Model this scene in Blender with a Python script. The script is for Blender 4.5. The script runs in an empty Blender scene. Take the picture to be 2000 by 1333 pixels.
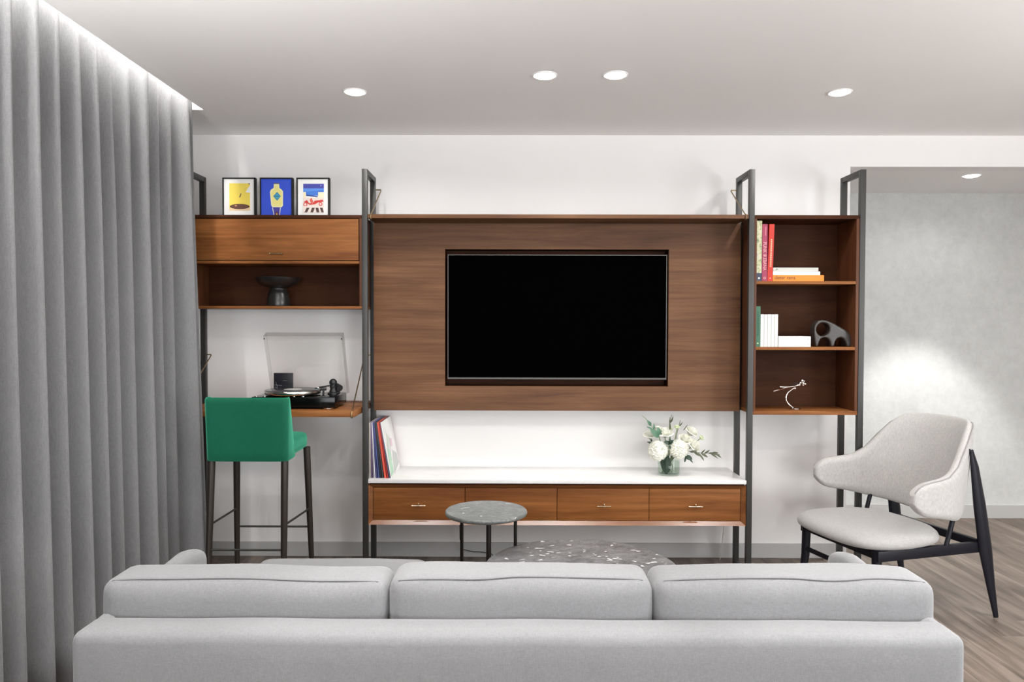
import bpy, bmesh, math, random
from mathutils import Vector, Matrix
random.seed(7)
PI = math.pi
SC = bpy.context.scene
COL = SC.collection

# ------------------------------------------------------------------ camera, world, exposure
cam_d = bpy.data.cameras.new('camera')
cam = bpy.data.objects.new('camera', cam_d); COL.objects.link(cam)
cam_d.sensor_width = 36.0; cam_d.lens = 36.0 * 1450 / 2000; cam_d.clip_start = 0.05
cam.location = (0, 0, 1.431)
cam.matrix_world = (Matrix.Translation((0, 0, 1.431)) @ Matrix.Rotation(8 / 1450, 4, 'Z')
                    @ Matrix.Rotation(math.radians(88.657), 4, 'X') @ Matrix.Rotation(0.0023, 4, 'Z'))
SC.camera = cam
SC.view_settings.view_transform = 'Standard'; SC.view_settings.look = 'None'
SC.view_settings.exposure = 0.03; SC.view_settings.gamma = 1.0; SC.view_settings.use_curve_mapping = False
W = bpy.data.worlds.new('world'); SC.world = W; W.use_nodes = True
W.node_tree.nodes['Background'].inputs[0].default_value = (0.945, 0.975, 1.0, 1)
W.node_tree.nodes['Background'].inputs[1].default_value = 8.8
SC.cycles.max_bounces = 10; SC.cycles.diffuse_bounces = 7; SC.cycles.glossy_bounces = 4
SC.cycles.transmission_bounces = 8; SC.cycles.transparent_max_bounces = 10
SC.cycles.caustics_reflective = False; SC.cycles.caustics_refractive = False
SC.cycles.sample_clamp_indirect = 6.0

CEIL = 2.574
XADDWIN = 4.32
SPOT_W = 105.0           # every recessed downlight
SPOT_COL = (1.0, 0.985, 0.965)
DOWNLIGHTS = [(-0.798, 3.685), (0.129, 3.442), (0.4525, 3.435), (1.589, 3.688),
              (-0.80, 1.95), (0.50, 1.75), (1.75, 1.80), (2.9, 2.3)]
def spot(x, y, z, watts, half=34, blend=0.22):
    l = bpy.data.lights.new('downlight_lamp', 'SPOT'); l.energy = watts; l.color = SPOT_COL
    l.spot_size = math.radians(2 * half); l.spot_blend = blend; l.shadow_soft_size = 0.03
    o = bpy.data.objects.new('downlight_lamp', l); COL.objects.link(o); o.location = (x, y, z)
for k, (x, y) in enumerate(DOWNLIGHTS):
    spot(x, y, CEIL - 0.03, SPOT_W * (0.26 if k < 4 else 0.92), 31 if k < 4 else 34)
    spot(x, y, CEIL - 0.03, SPOT_W * (0.19 if k < 4 else 0.26), 80, 0.5)      # the wide spill of the same lamp
# two added fill spots outside the frame brighten the room off the ceiling
for ux, uy, ue in ((3.2, 0.7, 230), (-1.40, 0.75, 250)):
    up_l = bpy.data.lights.new('added_ceiling_fill', 'SPOT'); up_l.energy = ue; up_l.color = (1.0, 0.985, 0.97)
    up_l.spot_size = math.radians(164); up_l.spot_blend = 0.6; up_l.shadow_soft_size = 0.10
    up_o = bpy.data.objects.new('added_ceiling_fill', up_l); COL.objects.link(up_o); up_o.location = (ux, uy, 1.35); up_o.rotation_euler = (PI, 0, 0)
ALC = (2.935, 4.83)
spot(ALC[0], ALC[1], 2.395 - 0.03, 175, 33, 0.38)
spot(ALC[0], ALC[1], 2.395 - 0.03, 8, 82, 0.5)
# unseen openings added beside and behind the camera let light in: portals guide sampling
for loc, rot, sx, sy in (((XADDWIN - 0.02, 0.0, 1.28), (0, PI / 2, 0), 2.4, 2.6), ((1.15, -7.48, 1.29), (PI / 2, 0, 0), 6.1, 2.4)):
    pl = bpy.data.lights.new('added_window_portal', 'AREA'); pl.shape = 'RECTANGLE'; pl.size = sx; pl.size_y = sy
    pl.cycles.is_portal = True
    po = bpy.data.objects.new('added_window_portal', pl); COL.objects.link(po)
    po.location = loc; po.rotation_euler = rot

# ------------------------------------------------------------------ materials
def new_mat(name):
    m = bpy.data.materials.new(name); m.use_nodes = True
    return m, m.node_tree, m.node_tree.nodes['Principled BSDF']
def N(nt, t, **kw):
    n = nt.nodes.new(t)
    for k, v in kw.items(): setattr(n, k, v)
    return n
def plain(name, c, rough=0.5, metal=0.0, spec=0.5, **kw):
    m, nt, b = new_mat(name)
    b.inputs['Base Color'].default_value = (*c, 1); b.inputs['Roughness'].default_value = rough
    b.inputs['Metallic'].default_value = metal; b.inputs['Specular IOR Level'].default_value = spec
    for k, v in kw.items(): b.inputs[k].default_value = v
    return m
def coords(nt, scale=(1, 1, 1), rnd=0.0):
    tc = N(nt, 'ShaderNodeTexCoord'); mp = N(nt, 'ShaderNodeMapping')
    mp.inputs['Scale'].default_value = scale
    if rnd:
        oi = N(nt, 'ShaderNodeObjectInfo'); mu = N(nt, 'ShaderNodeMath', operation='MULTIPLY'); mu.inputs[1].default_value = rnd
        ad = N(nt, 'ShaderNodeVectorMath', operation='ADD')
        nt.links.new(oi.outputs['Random'], mu.inputs[0])
        nt.links.new(tc.outputs['Object'], ad.inputs[0]); nt.links.new(mu.outputs[0], ad.inputs[1])
        nt.links.new(ad.outputs[0], mp.inputs['Vector'])
    else:
        nt.links.new(tc.outputs['Object'], mp.inputs['Vector'])
    return mp.outputs[0]
def noise(nt, vec, scale, detail=4, rough=0.55, dist=0.0):
    n = N(nt, 'ShaderNodeTexNoise'); n.inputs['Scale'].default_value = scale; n.inputs['Detail'].default_value = detail
    n.inputs['Roughness'].default_value = rough; n.inputs['Distortion'].default_value = dist
    nt.links.new(vec, n.inputs['Vector']); return n.outputs['Fac']
def ramp(nt, fac, stops, interp='LINEAR'):
    r = N(nt, 'ShaderNodeValToRGB'); r.color_ramp.interpolation = interp
    while len(r.color_ramp.elements) < len(stops): r.color_ramp.elements.new(0.5)
    for e, (p, c) in zip(r.color_ramp.elements, stops):
        e.position = p; e.color = (*c, 1) if len(c) == 3 else c
    nt.links.new(fac, r.inputs[0]); return r.outputs[0]
def mix(nt, a, b, fac, mode='MIX'):
    m = N(nt, 'ShaderNodeMix', data_type='RGBA', blend_type=mode)
    if isinstance(fac, float): m.inputs[0].default_value = fac
    else: nt.links.new(fac, m.inputs[0])
    for i, v in ((6, a), (7, b)):
        if isinstance(v, tuple): m.inputs[i].default_value = (*v, 1)
        else: nt.links.new(v, m.inputs[i])
    return m.outputs[2]
def bump(nt, b, h, strength, dist=0.002):
    n = N(nt, 'ShaderNodeBump'); n.inputs['Strength'].default_value = strength; n.inputs['Distance'].default_value = dist
    nt.links.new(h, n.inputs['Height']); nt.links.new(n.outputs[0], b.inputs['Normal'])

def wood(name, dark, mid, light, stretch=(0.55, 7, 7), rough=0.42, rnd=0.0, contrast=0.5, big=1.6, spec=0.4):
    m, nt, b = new_mat(name)
    v = coords(nt, stretch, rnd)
    n1 = noise(nt, v, big, 6, 0.6, 0.6)
    v2 = coords(nt, tuple(s * (1.0 if s < 1 else 5.0) for s in stretch), rnd)
    n2 = noise(nt, v2, 3.0, 5, 0.65, 0.2)
    w = N(nt, 'ShaderNodeTexWave', wave_type='BANDS', bands_direction='Z' if stretch[2] > 1 else 'X')
    w.inputs['Scale'].default_value = 0.9; w.inputs['Distortion'].default_value = 7.0
    w.inputs['Detail'].default_value = 3.0; w.inputs['Detail Scale'].default_value = 0.7
    nt.links.new(v, w.inputs['Vector'])
    c1 = ramp(nt, n1, [(0.5 - contrast * 0.4, dark), (0.5, mid), (0.5 + contrast * 0.4, light)])
    c2 = ramp(nt, n2, [(0.3, (0.62, 0.58, 0.56)), (0.62, (1, 1, 1))])
    c3 = ramp(nt, w.outputs['Fac'], [(0.0, (0.74, 0.70, 0.68)), (0.45, (1, 1, 1))])
    c = mix(nt, c1, c2, 0.6, 'MULTIPLY'); c = mix(nt, c, c3, 0.32, 'MULTIPLY')
    nt.links.new(c, b.inputs['Base Color'])
    b.inputs['Roughness'].default_value = rough; b.inputs['Specular IOR Level'].default_value = spec
    bump(nt, b, n2, 0.12, 0.001)
    return m
def fabric(name, c, var=0.16, scale=1.0, rough=0.92, sheen=0.25, axis='XZ'):
    m, nt, b = new_mat(name)
    a_, b__ = 70 * scale, 520 * scale
    va = coords(nt, (a_, b__, b__) if axis == 'XZ' else (b__, a_, b__)); vb = coords(nt, (b__, a_, a_) if axis == 'XZ' else (b__, b__, a_))
    n1 = noise(nt, va, 1.0, 3, 0.6); n2 = noise(nt, vb, 1.0, 3, 0.6)
    n3 = noise(nt, coords(nt, (1, 1, 1)), 7.0, 4, 0.6)
    ad = N(nt, 'ShaderNodeMath', operation='ADD'); nt.links.new(n1, ad.inputs[0]); nt.links.new(n2, ad.inputs[1])
    hf = N(nt, 'ShaderNodeMath', operation='MULTIPLY'); hf.inputs[1].default_value = 0.5; nt.links.new(ad.outputs[0], hf.inputs[0])
    lo = tuple(max(0, x * (1 - var)) for x in c); hi = tuple(min(1, x * (1 + var)) for x in c)
    col = ramp(nt, hf.outputs[0], [(0.36, lo), (0.64, hi)])
    c2 = ramp(nt, n3, [(0.3, (0.95, 0.95, 0.95)), (0.7, (1, 1, 1))])
    nt.links.new(mix(nt, col, c2, 1.0, 'MULTIPLY'), b.inputs['Base Color'])
    b.inputs['Roughness'].default_value = rough; b.inputs['Specular IOR Level'].default_value = 0.15
    b.inputs['Sheen Weight'].default_value = sheen; b.inputs['Sheen Roughness'].default_value = 0.5
    bump(nt, b, hf.outputs[0], 0.25, 0.0015)
    return m
def paint(name, c, var=0.03, rough=0.8, mottled=0.0, bumpy=0.05):
    m, nt, b = new_mat(name)
    n = noise(nt, coords(nt), 3.0, 5, 0.6)
    lo = tuple(x * (1 - var) for x in c)
    col = ramp(nt, n, [(0.3, lo), (0.7, c)])
    if mottled:
        n2 = noise(nt, coords(nt), 22.0, 8, 0.7)
        col = mix(nt, col, ramp(nt, n2, [(0.34, (1 - mottled,) * 3), (0.62, (1, 1, 1))]), 1.0, 'MULTIPLY')
    nt.links.new(col, b.inputs['Base Color'])
    b.inputs['Roughness'].default_value = rough; b.inputs['Specular IOR Level'].default_value = 0.2
    nf = noise(nt, coords(nt), 300.0, 3, 0.6)
    bump(nt, b, nf, bumpy, 0.001)
    return m
def stone(name, base, light, chip, scale=1.0, chips=True, rough=0.22, csc=16.0, thr=0.70, mott=0.85):
    m, nt, b = new_mat(name)
    v = coords(nt, (scale, scale * 1.6, scale))
    n1 = noise(nt, v, 5.0, 9, 0.68, 0.8); n2 = noise(nt, v, 26.0, 7, 0.7, 1.2)
    col = ramp(nt, n1, [(0.30, base), (0.52, tuple((a + d) / 2 for a, d in zip(base, light))), (0.72, light)])
    col = mix(nt, col, ramp(nt, n2, [(0.36, (0.45, 0.45, 0.45)), (0.62, (1.25, 1.25, 1.25))]), mott, 'MULTIPLY')
    if chips:
        vo = N(nt, 'ShaderNodeTexVoronoi'); vo.inputs['Scale'].default_value = csc; vo.inputs['Randomness'].default_value = 1.0
        nz = N(nt, 'ShaderNodeTexNoise'); nz.inputs['Scale'].default_value = 14.0
        wv = coords(nt, (0.8, 1.3, 1)); nt.links.new(wv, nz.inputs['Vector'])
        mx = N(nt, 'ShaderNodeVectorMath', operation='ADD'); sc = N(nt, 'ShaderNodeVectorMath', operation='SCALE'); sc.inputs['Scale'].default_value = 0.10
        nt.links.new(nz.outputs['Color'], sc.inputs[0]); nt.links.new(wv, mx.inputs[0]); nt.links.new(sc.outputs[0], mx.inputs[1])
        nt.links.new(mx.outputs[0], vo.inputs['Vector'])
        sp = N(nt, 'ShaderNodeSeparateColor'); nt.links.new(vo.outputs['Color'], sp.inputs[0])
        pick = ramp(nt, sp.outputs[0], [(thr, (0, 0, 0)), (thr + 0.02, (1, 1, 1))], 'LINEAR')
        core = ramp(nt, vo.outputs['Distance'], [(0.17, (1, 1, 1)), (0.24, (0, 0, 0))])
        f = mix(nt, pick, core, 1.0, 'MULTIPLY')
        bw = N(nt, 'ShaderNodeRGBToBW'); nt.links.new(f, bw.inputs[0])
        col = mix(nt, col, chip, bw.outputs[0])
    nt.links.new(col, b.inputs['Base Color']); b.inputs['Roughness'].default_value = rough
    return m

M = {}
M['wall'] = paint('wall_paint', (0.86, 0.845, 0.835), 0.02)
M['ceiling'] = paint('ceiling_paint', (0.90, 0.885, 0.875), 0.015)
M['alcove_wall'] = paint('textured_grey_wallcovering', (0.62, 0.63, 0.62), 0.10, 0.85, 0.10, 0.25)
M['skirting'] = paint('grey_skirting_paint', (0.47, 0.465, 0.457), 0.02, 0.5)
M['walnut_panel'] = wood('walnut_veneer_panel', (0.093, 0.0375, 0.0155), (0.139, 0.061, 0.0253), (0.19, 0.090, 0.040), (0.8, 9, 9), 0.5, spec=0.25)
M['walnut'] = wood('oiled_walnut', (0.148, 0.048, 0.0138), (0.232, 0.087, 0.0245), (0.33, 0.134, 0.041), (0.7, 8, 8), 0.5, spec=0.15)
M['walnut_case'] = wood('lacquered_walnut', (0.135, 0.043, 0.013), (0.212, 0.078, 0.023), (0.30, 0.120, 0.038), (0.7, 8, 8), 0.30, spec=0.75)
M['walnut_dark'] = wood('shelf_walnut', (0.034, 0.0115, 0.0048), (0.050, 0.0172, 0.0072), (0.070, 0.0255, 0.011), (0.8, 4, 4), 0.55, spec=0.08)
M['walnut_side'] = wood('shelf_walnut_upright', (0.068, 0.024, 0.0095), (0.10, 0.0345, 0.0135), (0.136, 0.050, 0.021), (5, 5, 0.6), 0.45, spec=0.25)
M['plank'] = wood('grey_oak_plank', (0.085, 0.064, 0.050), (0.160, 0.126, 0.102), (0.25, 0.205, 0.172), (9, 0.8, 9), 0.45, 13.0, 0.42)
M['floor_base'] = plain('floor_joint', (0.08, 0.064, 0.052), 0.8)
M['bronze'] = plain('bronze_grey_steel', (0.036, 0.035, 0.0325), 0.42, 0.2)
M['black_metal'] = plain('dark_steel', (0.02, 0.017, 0.015), 0.35, 0.4)
M['brass'] = plain('brushed_brass', (0.34, 0.25, 0.13), 0.32, 1.0)
M['chrome'] = plain('polished_silver', (0.85, 0.83, 0.80), 0.09, 1.0)
M['nickel'] = plain('pale_brass', (0.72, 0.60, 0.44), 0.22, 1.0)
M['sofa'] = fabric('pale_grey_upholstery', (0.202, 0.202, 0.207), 0.14, 1.3)
M['sofa_pipe'] = fabric('piping_grey', (0.13, 0.13, 0.135), 0.1)
M['chair_pipe'] = fabric('chair_piping', (0.30, 0.29, 0.28), 0.1)
M['curtain'] = fabric('grey_curtain_cloth', (0.172, 0.171, 0.173), 0.16, 0.6, axis='YZ')
M['chair_fabric'] = fabric('oatmeal_upholstery', (0.46, 0.446, 0.43), 0.16, 0.8)
M['chair_seat'] = fabric('pale_oatmeal_upholstery', (0.385, 0.375, 0.365), 0.14, 0.8)
M['black_wood'] = plain('black_stained_wood', (0.007, 0.007, 0.011), 0.36, 0.0, 0.22)
M['velvet'] = fabric('green_velvet', (0.003, 0.085, 0.045), 0.10, 1.0, 0.7, 0.6)
M['velvet'].node_tree.nodes['Principled BSDF'].inputs['Sheen Tint'].default_value = (0.2, 1.0, 0.65, 1)
M['stool_leg'] = plain('dark_brown_leg', (0.022, 0.016, 0.012), 0.4)
M['marble_white'] = stone('white_marble', (0.74, 0.73, 0.72), (0.80, 0.79, 0.78), (1, 1, 1), 0.6, False, 0.18, mott=0.07)
M['terrazzo'] = stone('dark_grey_chip_marble', (0.10, 0.10, 0.105), (0.26, 0.26, 0.265), (0.78, 0.78, 0.78), 1.0, True, 0.45, 25.0, 0.55)
M['grey_marble'] = stone('grey_green_marble', (0.13, 0.14, 0.137), (0.23, 0.24, 0.233), (0.62, 0.63, 0.61), 1.1, True, 0.4, 30.0, 0.80)
M['black_gloss'] = plain('gloss_black', (0.003, 0.003, 0.0035), 0.12, 0.0, 0.22)
M['black_satin'] = plain('satin_black', (0.008, 0.008, 0.009), 0.45)
M['screen'] = plain('tv_screen', (0.0006, 0.0006, 0.0006), 0.9, 0.0, 0.0)
M['gunmetal'] = plain('gunmetal', (0.07, 0.066, 0.062), 0.35, 0.9)
M['steel'] = plain('brushed_steel', (0.62, 0.61, 0.58), 0.22, 1.0)
M['ceramic'] = plain('smoky_black_ceramic', (0.014, 0.013, 0.013), 0.28)
M['elephant'] = plain('dark_brown_glaze', (0.030, 0.025, 0.022), 0.33)
M['white'] = plain('white_print', (0.82, 0.81, 0.79), 0.7)
M['ivory'] = plain('ivory_paper', (0.80, 0.78, 0.73), 0.75)
M['black'] = plain('black_print', (0.006, 0.006, 0.006), 0.5, 0.0, 0.25)
def emis(name, c, s):
    m, nt, b = new_mat(name)
    b.inputs['Emission Color'].default_value = (*c, 1); b.inputs['Emission Strength'].default_value = s
    return m
M['lamp'] = emis('lit_lens', (1, 0.97, 0.93), 9.0)
M['led'] = emis('led_strip', (1, 0.98, 0.96), 115.0)
M['lens_trim'] = plain('white_lamp_trim', (0.85, 0.84, 0.83), 0.5)
def glass(name, c=(1, 1, 1), ior=1.45, rough=0.0):
    m, nt, b = new_mat(name)
    b.inputs['Base Color'].default_value = (*c, 1); b.inputs['Transmission Weight'].default_value = 1.0
    b.inputs['Roughness'].default_value = rough; b.inputs['IOR'].default_value = ior
    return m
def thin_clear(name, tint, gloss=0.08):
    # clear sheet: lets light and shadow rays through, with a thin reflection on top
    m, nt, b = new_mat(name)
    nt.nodes.remove(b)
    out = nt.nodes['Material Output']
    t = N(nt, 'ShaderNodeBsdfTransparent'); t.inputs[0].default_value = (*tint, 1)
    g = N(nt, 'ShaderNodeBsdfGlossy'); g.inputs['Roughness'].default_value = 0.03
    f = N(nt, 'ShaderNodeLayerWeight'); f.inputs['Blend'].default_value = 0.35
    pw_ = N(nt, 'ShaderNodeMath', operation='POWER'); pw_.inputs[1].default_value = 5.0; nt.links.new(f.outputs['Facing'], pw_.inputs[0])
    ma = N(nt, 'ShaderNodeMath', operation='MULTIPLY_ADD'); ma.inputs[1].default_value = 0.6; ma.inputs[2].default_value = gloss * 0.4; nt.links.new(pw_.outputs[0], ma.inputs[0])
    mx = N(nt, 'ShaderNodeMixShader')
    nt.links.new(ma.outputs[0], mx.inputs[0]); nt.links.new(t.outputs[0], mx.inputs[1]); nt.links.new(g.outputs[0], mx.inputs[2])
    nt.links.new(mx.outputs[0], out.inputs['Surface'])
    return m
M['acrylic'] = thin_clear('clear_acrylic', (0.955, 0.95, 0.945))
M['acrylic_edge'] = thin_clear('clear_acrylic_edge', (0.905, 0.90, 0.895), 0.04)
M['glass'] = thin_clear('clear_glass', (0.95, 0.97, 0.955))
M['water'] = thin_clear('vase_water', (0.86, 0.92, 0.87))
M['petal'] = plain('cream_white_petal', (0.86, 0.86, 0.78), 0.7)
M['petal_green'] = plain('greenish_white_petal', (0.72, 0.78, 0.56), 0.7)
M['leaf'] = plain('dark_green_leaf', (0.011, 0.036, 0.017), 0.45)
M['leaf_euc'] = plain('grey_green_leaf', (0.075, 0.17, 0.105), 0.5)
M['leaf_olive'] = plain('olive_leaf', (0.075, 0.085, 0.045), 0.5)
M['stem'] = plain('green_stem', (0.13, 0.20, 0.075), 0.5)
_cc = {}
def flat(c, rough=0.6):
    k = tuple(round(x, 3) for x in c) + (rough,)
    if k not in _cc: _cc[k] = plain('tint_%d' % len(_cc), c, rough)
    return _cc[k]

# ------------------------------------------------------------------ geometry helpers
WM = {}
def tag(o, label=None, cat=None, group=None, kind=None):
    if label: o['label'] = label
    if cat: o['category'] = cat
    if group: o['group'] = group
    if kind: o['kind'] = kind
    return o
def thing(name, label, cat, loc=(0, 0, 0), rotz=0.0, group=None):
    o = bpy.data.objects.new(name, None); COL.objects.link(o); o.empty_display_size = 0.05
    o.location = loc; o.rotation_euler = (0, 0, rotz)
    WM[o.name] = Matrix.Translation(loc) @ Matrix.Rotation(rotz, 4, 'Z')
    return tag(o, label, cat, group)
def link_mesh(name, me, mat, parent=None, local=False, smooth=40, origin=None):
    """verts are in world coordinates unless local; children get the parent's frame."""
    mats = mat if isinstance(mat, (list, tuple)) else [mat]
    for m in mats: me.materials.append(m)
    o = bpy.data.objects.new(name, me); COL.objects.link(o)
    if parent is not None:
        wm = WM[parent.name]
        if not local: me.transform(wm.inverted())
        o.parent = parent; WM[o.name] = wm
    elif origin is not None:
        me.transform(Matrix.Translation(-Vector(origin))); o.location = origin
        WM[o.name] = Matrix.Translation(origin)
    else:
        WM[o.name] = Matrix.Identity(4)
    if smooth:
        for p in me.polygons: p.use_smooth = True
        me.set_sharp_from_angle(angle=math.radians(smooth))
    return o
def obj(name, bm, mat, parent=None, local=False, smooth=40, origin=None):
    bmesh.ops.recalc_face_normals(bm, faces=bm.faces)
    me = bpy.data.meshes.new(name); bm.to_mesh(me); bm.free()
    return link_mesh(name, me, mat, parent, local, smooth, origin)
def struct(name, bm, mat, smooth=0):
    o = obj(name, bm, mat, smooth=smooth); o['kind'] = 'structure'; return o
def bake(o):
    dg = bpy.context.evaluated_depsgraph_get()
    me = bpy.data.meshes.new_from_object(o.evaluated_get(dg))
    o.modifiers.clear(); o.data = me
def NB(): return bmesh.new()
def box(bm, x0, x1, y0, y1, z0, z1, bev=0.0, seg=2, mi=0):
    vs = [bm.verts.new((x, y, z)) for z in (z0, z1) for y in (y0, y1) for x in (x0, x1)]
    fs = [bm.faces.new([vs[i] for i in f]) for f in ((0, 2, 3, 1), (4, 5, 7, 6), (0, 1, 5, 4), (2, 6, 7, 3), (0, 4, 6, 2), (1, 3, 7, 5))]
    for f in fs: f.material_index = mi
    if bev:
        es = list({e for f in fs for e in f.edges})
        bmesh.ops.bevel(bm, geom=es, offset=bev, segments=seg, affect='EDGES', profile=0.6)
    return bm
def bx(*a, **k): return box(NB(), *a, **k)
def tube(bm, pts, r, n=10, flatten=None, closed=False, mi=0):
    """round or oval bar through pts; r is one radius or one per point; flatten = (axis vector, factor)"""
    pts = [Vector(p) for p in pts]; k = len(pts)
    rr = r if isinstance(r, (list, tuple)) else [r] * k
    rings = []; ref = None
    for i, p in enumerate(pts):
        a = pts[i - 1] if (i > 0 or closed) else p; b = pts[(i + 1) % k] if (i < k - 1 or closed) else p
        t = (b - a).normalized()
        if ref is None:
            ref = Vector((0, 0, 1)) if abs(t.z) < 0.9 else Vector((1, 0, 0))
        u = (ref - t * ref.dot(t)).normalized(); v = t.cross(u); ref = u
        ring = []
        for j in range(n):
            off = u * math.cos(2 * PI * j / n) * rr[i] + v * math.sin(2 * PI * j / n) * rr[i]
            if flatten: ax, f = Vector(flatten[0]).normalized(), flatten[1]; off += ax * off.dot(ax) * (f - 1)
            ring.append(bm.verts.new(p + off))
        rings.append(ring)
    for i in range(k if closed else k - 1):
        A, B = rings[i], rings[(i + 1) % k]
        for j in range(n):
            f = bm.faces.new((A[j], A[(j + 1) % n], B[(j + 1) % n], B[j])); f.material_index = mi
    if not closed:
        for ring in (list(reversed(rings[0])), rings[-1]):
            f = bm.faces.new(ring); f.material_index = mi
    return bm
def lathe(bm, prof, c=(0, 0, 0), n=32, mi=0, sx=1, sy=1):
    rings = []
    for r, z in prof:
        if r < 1e-5: rings.append([bm.verts.new((c[0], c[1], c[2] + z))])
        else: rings.append([bm.verts.new((c[0] + sx * r * math.cos(2 * PI * j / n), c[1] + sy * r * math.sin(2 * PI * j / n), c[2] + z)) for j in range(n)])
    for A, B in zip(rings, rings[1:]):
        if len(A) == 1 and len(B) == 1: continue
        for j in range(n):
            if len(A) == 1: f = bm.faces.new((A[0], B[j], B[(j + 1) % n]))
            elif len(B) == 1: f = bm.faces.new((A[j], A[(j + 1) % n], B[0]))
            else: f = bm.faces.new((A[j], A[(j + 1) % n], B[(j + 1) % n], B[j]))
            f.material_index = mi
    return bm
def disc_y(bm, cx, y0, y1, cz, r, n=20, mi=0):
    """short cylinder whose axis runs along Y"""
    return tube(bm, [(cx, y0, cz), (cx, y1, cz)], r, n, mi=mi)
def ball(bm, c, r, n=12, sz=1.0, mi=0):
    prof = [(r * math.sin(PI * i / n), -r * sz * math.cos(PI * i / n)) for i in range(n + 1)]
    prof[0] = (0, -r * sz); prof[-1] = (0, r * sz)
    return lathe(bm, prof, c, n + 4, mi)
def axis_samples(h, r, inner):
    e = [h - r + r * math.sin(a) for a in (PI / 2, PI / 3, PI / 6, 0)] if r < h else [h]
    e = sorted(set([round(x, 6) for x in e if x > 1e-6]))
    m = [(h - r) * (i / inner) for i in range(inner)]
    pos = sorted(set([0.0] + [x for x in m if x > 1e-6] + e))
    return [-x for x in reversed(pos) if x > 0] + pos
def softbox(bm, x0, x1, y0, y1, z0, z1, r, bulge=(0, 0, 0), inner=(8, 3, 3), wob=0.0, seed=0, crown=0.0):
    h = [(x1 - x0) / 2, (y1 - y0) / 2, (z1 - z0) / 2]; c = Vector(((x0 + x1) / 2, (y0 + y1) / 2, (z0 + z1) / 2))
    r = min(r, min(h) * 0.999)
    S = [axis_samples(h[i], r, inner[i]) for i in range(3)]
    rnd = random.Random(seed); ph = [rnd.uniform(0, 6.28) for _ in range(6)]
    cache = {}
    def vert(p):
        k = tuple(round(x, 6) for x in p)
        if k in cache: return cache[k]
        q = Vector([max(-(h[i] - r), min(h[i] - r, p[i])) for i in range(3)])
        d = Vector(p) - q
        w = q + d.normalized() * r if d.length > 1e-9 else Vector(p)
        u = [w[i] / h[i] for i in range(3)]
        for i in range(3):
            j, k2 = (i + 1) % 3, (i + 2) % 3
            w[i] += bulge[i] * (1 if u[i] > 0 else -1) * min(1, abs(u[i]) ** 2) * (1 - u[j] ** 4) * (1 - u[k2] ** 4)
        if crown: w.z += crown * (1 - u[0] ** 2) * max(0, u[2])
        if wob:
            w.z += wob * (math.sin(w.x * 9 + ph[0]) + 0.6 * math.sin(w.x * 17 + ph[1])) * max(0, u[2])
            w.y += wob * 0.6 * math.sin(w.x * 7 + ph[2] + w.z * 9)
        v = bm.verts.new(c + w); cache[k] = v; return v
    for a in range(3):
        b, d = (a + 1) % 3, (a + 2) % 3
        for s in (-1, 1):
            for i in range(len(S[b]) - 1):
                for j in range(len(S[d]) - 1):
                    q = []
                    for bi, di in ((i, j), (i + 1, j), (i + 1, j + 1), (i, j + 1)):
                        p = [0, 0, 0]; p[a] = s * h[a]; p[b] = S[b][bi]; p[d] = S[d][di]; q.append(vert(p))
                    if len(set(q)) == 4: bm.faces.new(q)
    return bm
def catmull(keys, t):
    """keys: list of (t, value tuple); linear-in-t cubic interpolation"""
    for i in range(len(keys) - 1):
        if t <= keys[i + 1][0] or i == len(keys) - 2:
            p0 = keys[max(0, i - 1)]; p1 = keys[i]; p2 = keys[i + 1]; p3 = keys[min(len(keys) - 1, i + 2)]
            u = (t - p1[0]) / (p2[0] - p1[0]); out = []
            for k in range(len(p1[1])):
                m1 = (p2[1][k] - p0[1][k]) / max(1e-6, p2[0] - p0[0]) * (p2[0] - p1[0])
                m2 = (p3[1][k] - p1[1][k]) / max(1e-6, p3[0] - p1[0]) * (p2[0] - p1[0])
                out.append((2 * u ** 3 - 3 * u ** 2 + 1) * p1[1][k] + (u ** 3 - 2 * u ** 2 + u) * m1 + (-2 * u ** 3 + 3 * u ** 2) * p2[1][k] + (u ** 3 - u ** 2) * m2)
            return out
def text_obj(name, s, size, mat, parent, right, up, at, depth=0.0004, fit=None, align='LEFT'):
    """flat lettering: right and up are unit vectors, at is the left end of the baseline"""
    cu = bpy.data.curves.new(name, 'FONT'); cu.body = s; cu.size = size; cu.extrude = depth; cu.align_x = align
    o = bpy.data.objects.new(name, cu); COL.objects.link(o)
    dg = bpy.context.evaluated_depsgraph_get(); me = bpy.data.meshes.new_from_object(o.evaluated_get(dg))
    bpy.data.objects.remove(o); bpy.data.curves.remove(cu)
    if fit:
        xs = [v.co.x for v in me.vertices]; k = fit / (max(xs) - min(xs))
        for v in me.vertices: v.co.x = (v.co.x - min(xs)) * k
    R, U = Vector(right), Vector(up); Nn = R.cross(U)
    mt = Matrix.Translation(at) @ Matrix((R, U, Nn)).transposed().to_4x4()
    me.transform(mt)
    return link_mesh(name, me, mat, parent, smooth=0)
def quad_print(bm, pts, y, mi):
    f = bm.faces.new([bm.verts.new((x, y, z)) for x, z in pts]); f.material_index = mi

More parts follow.
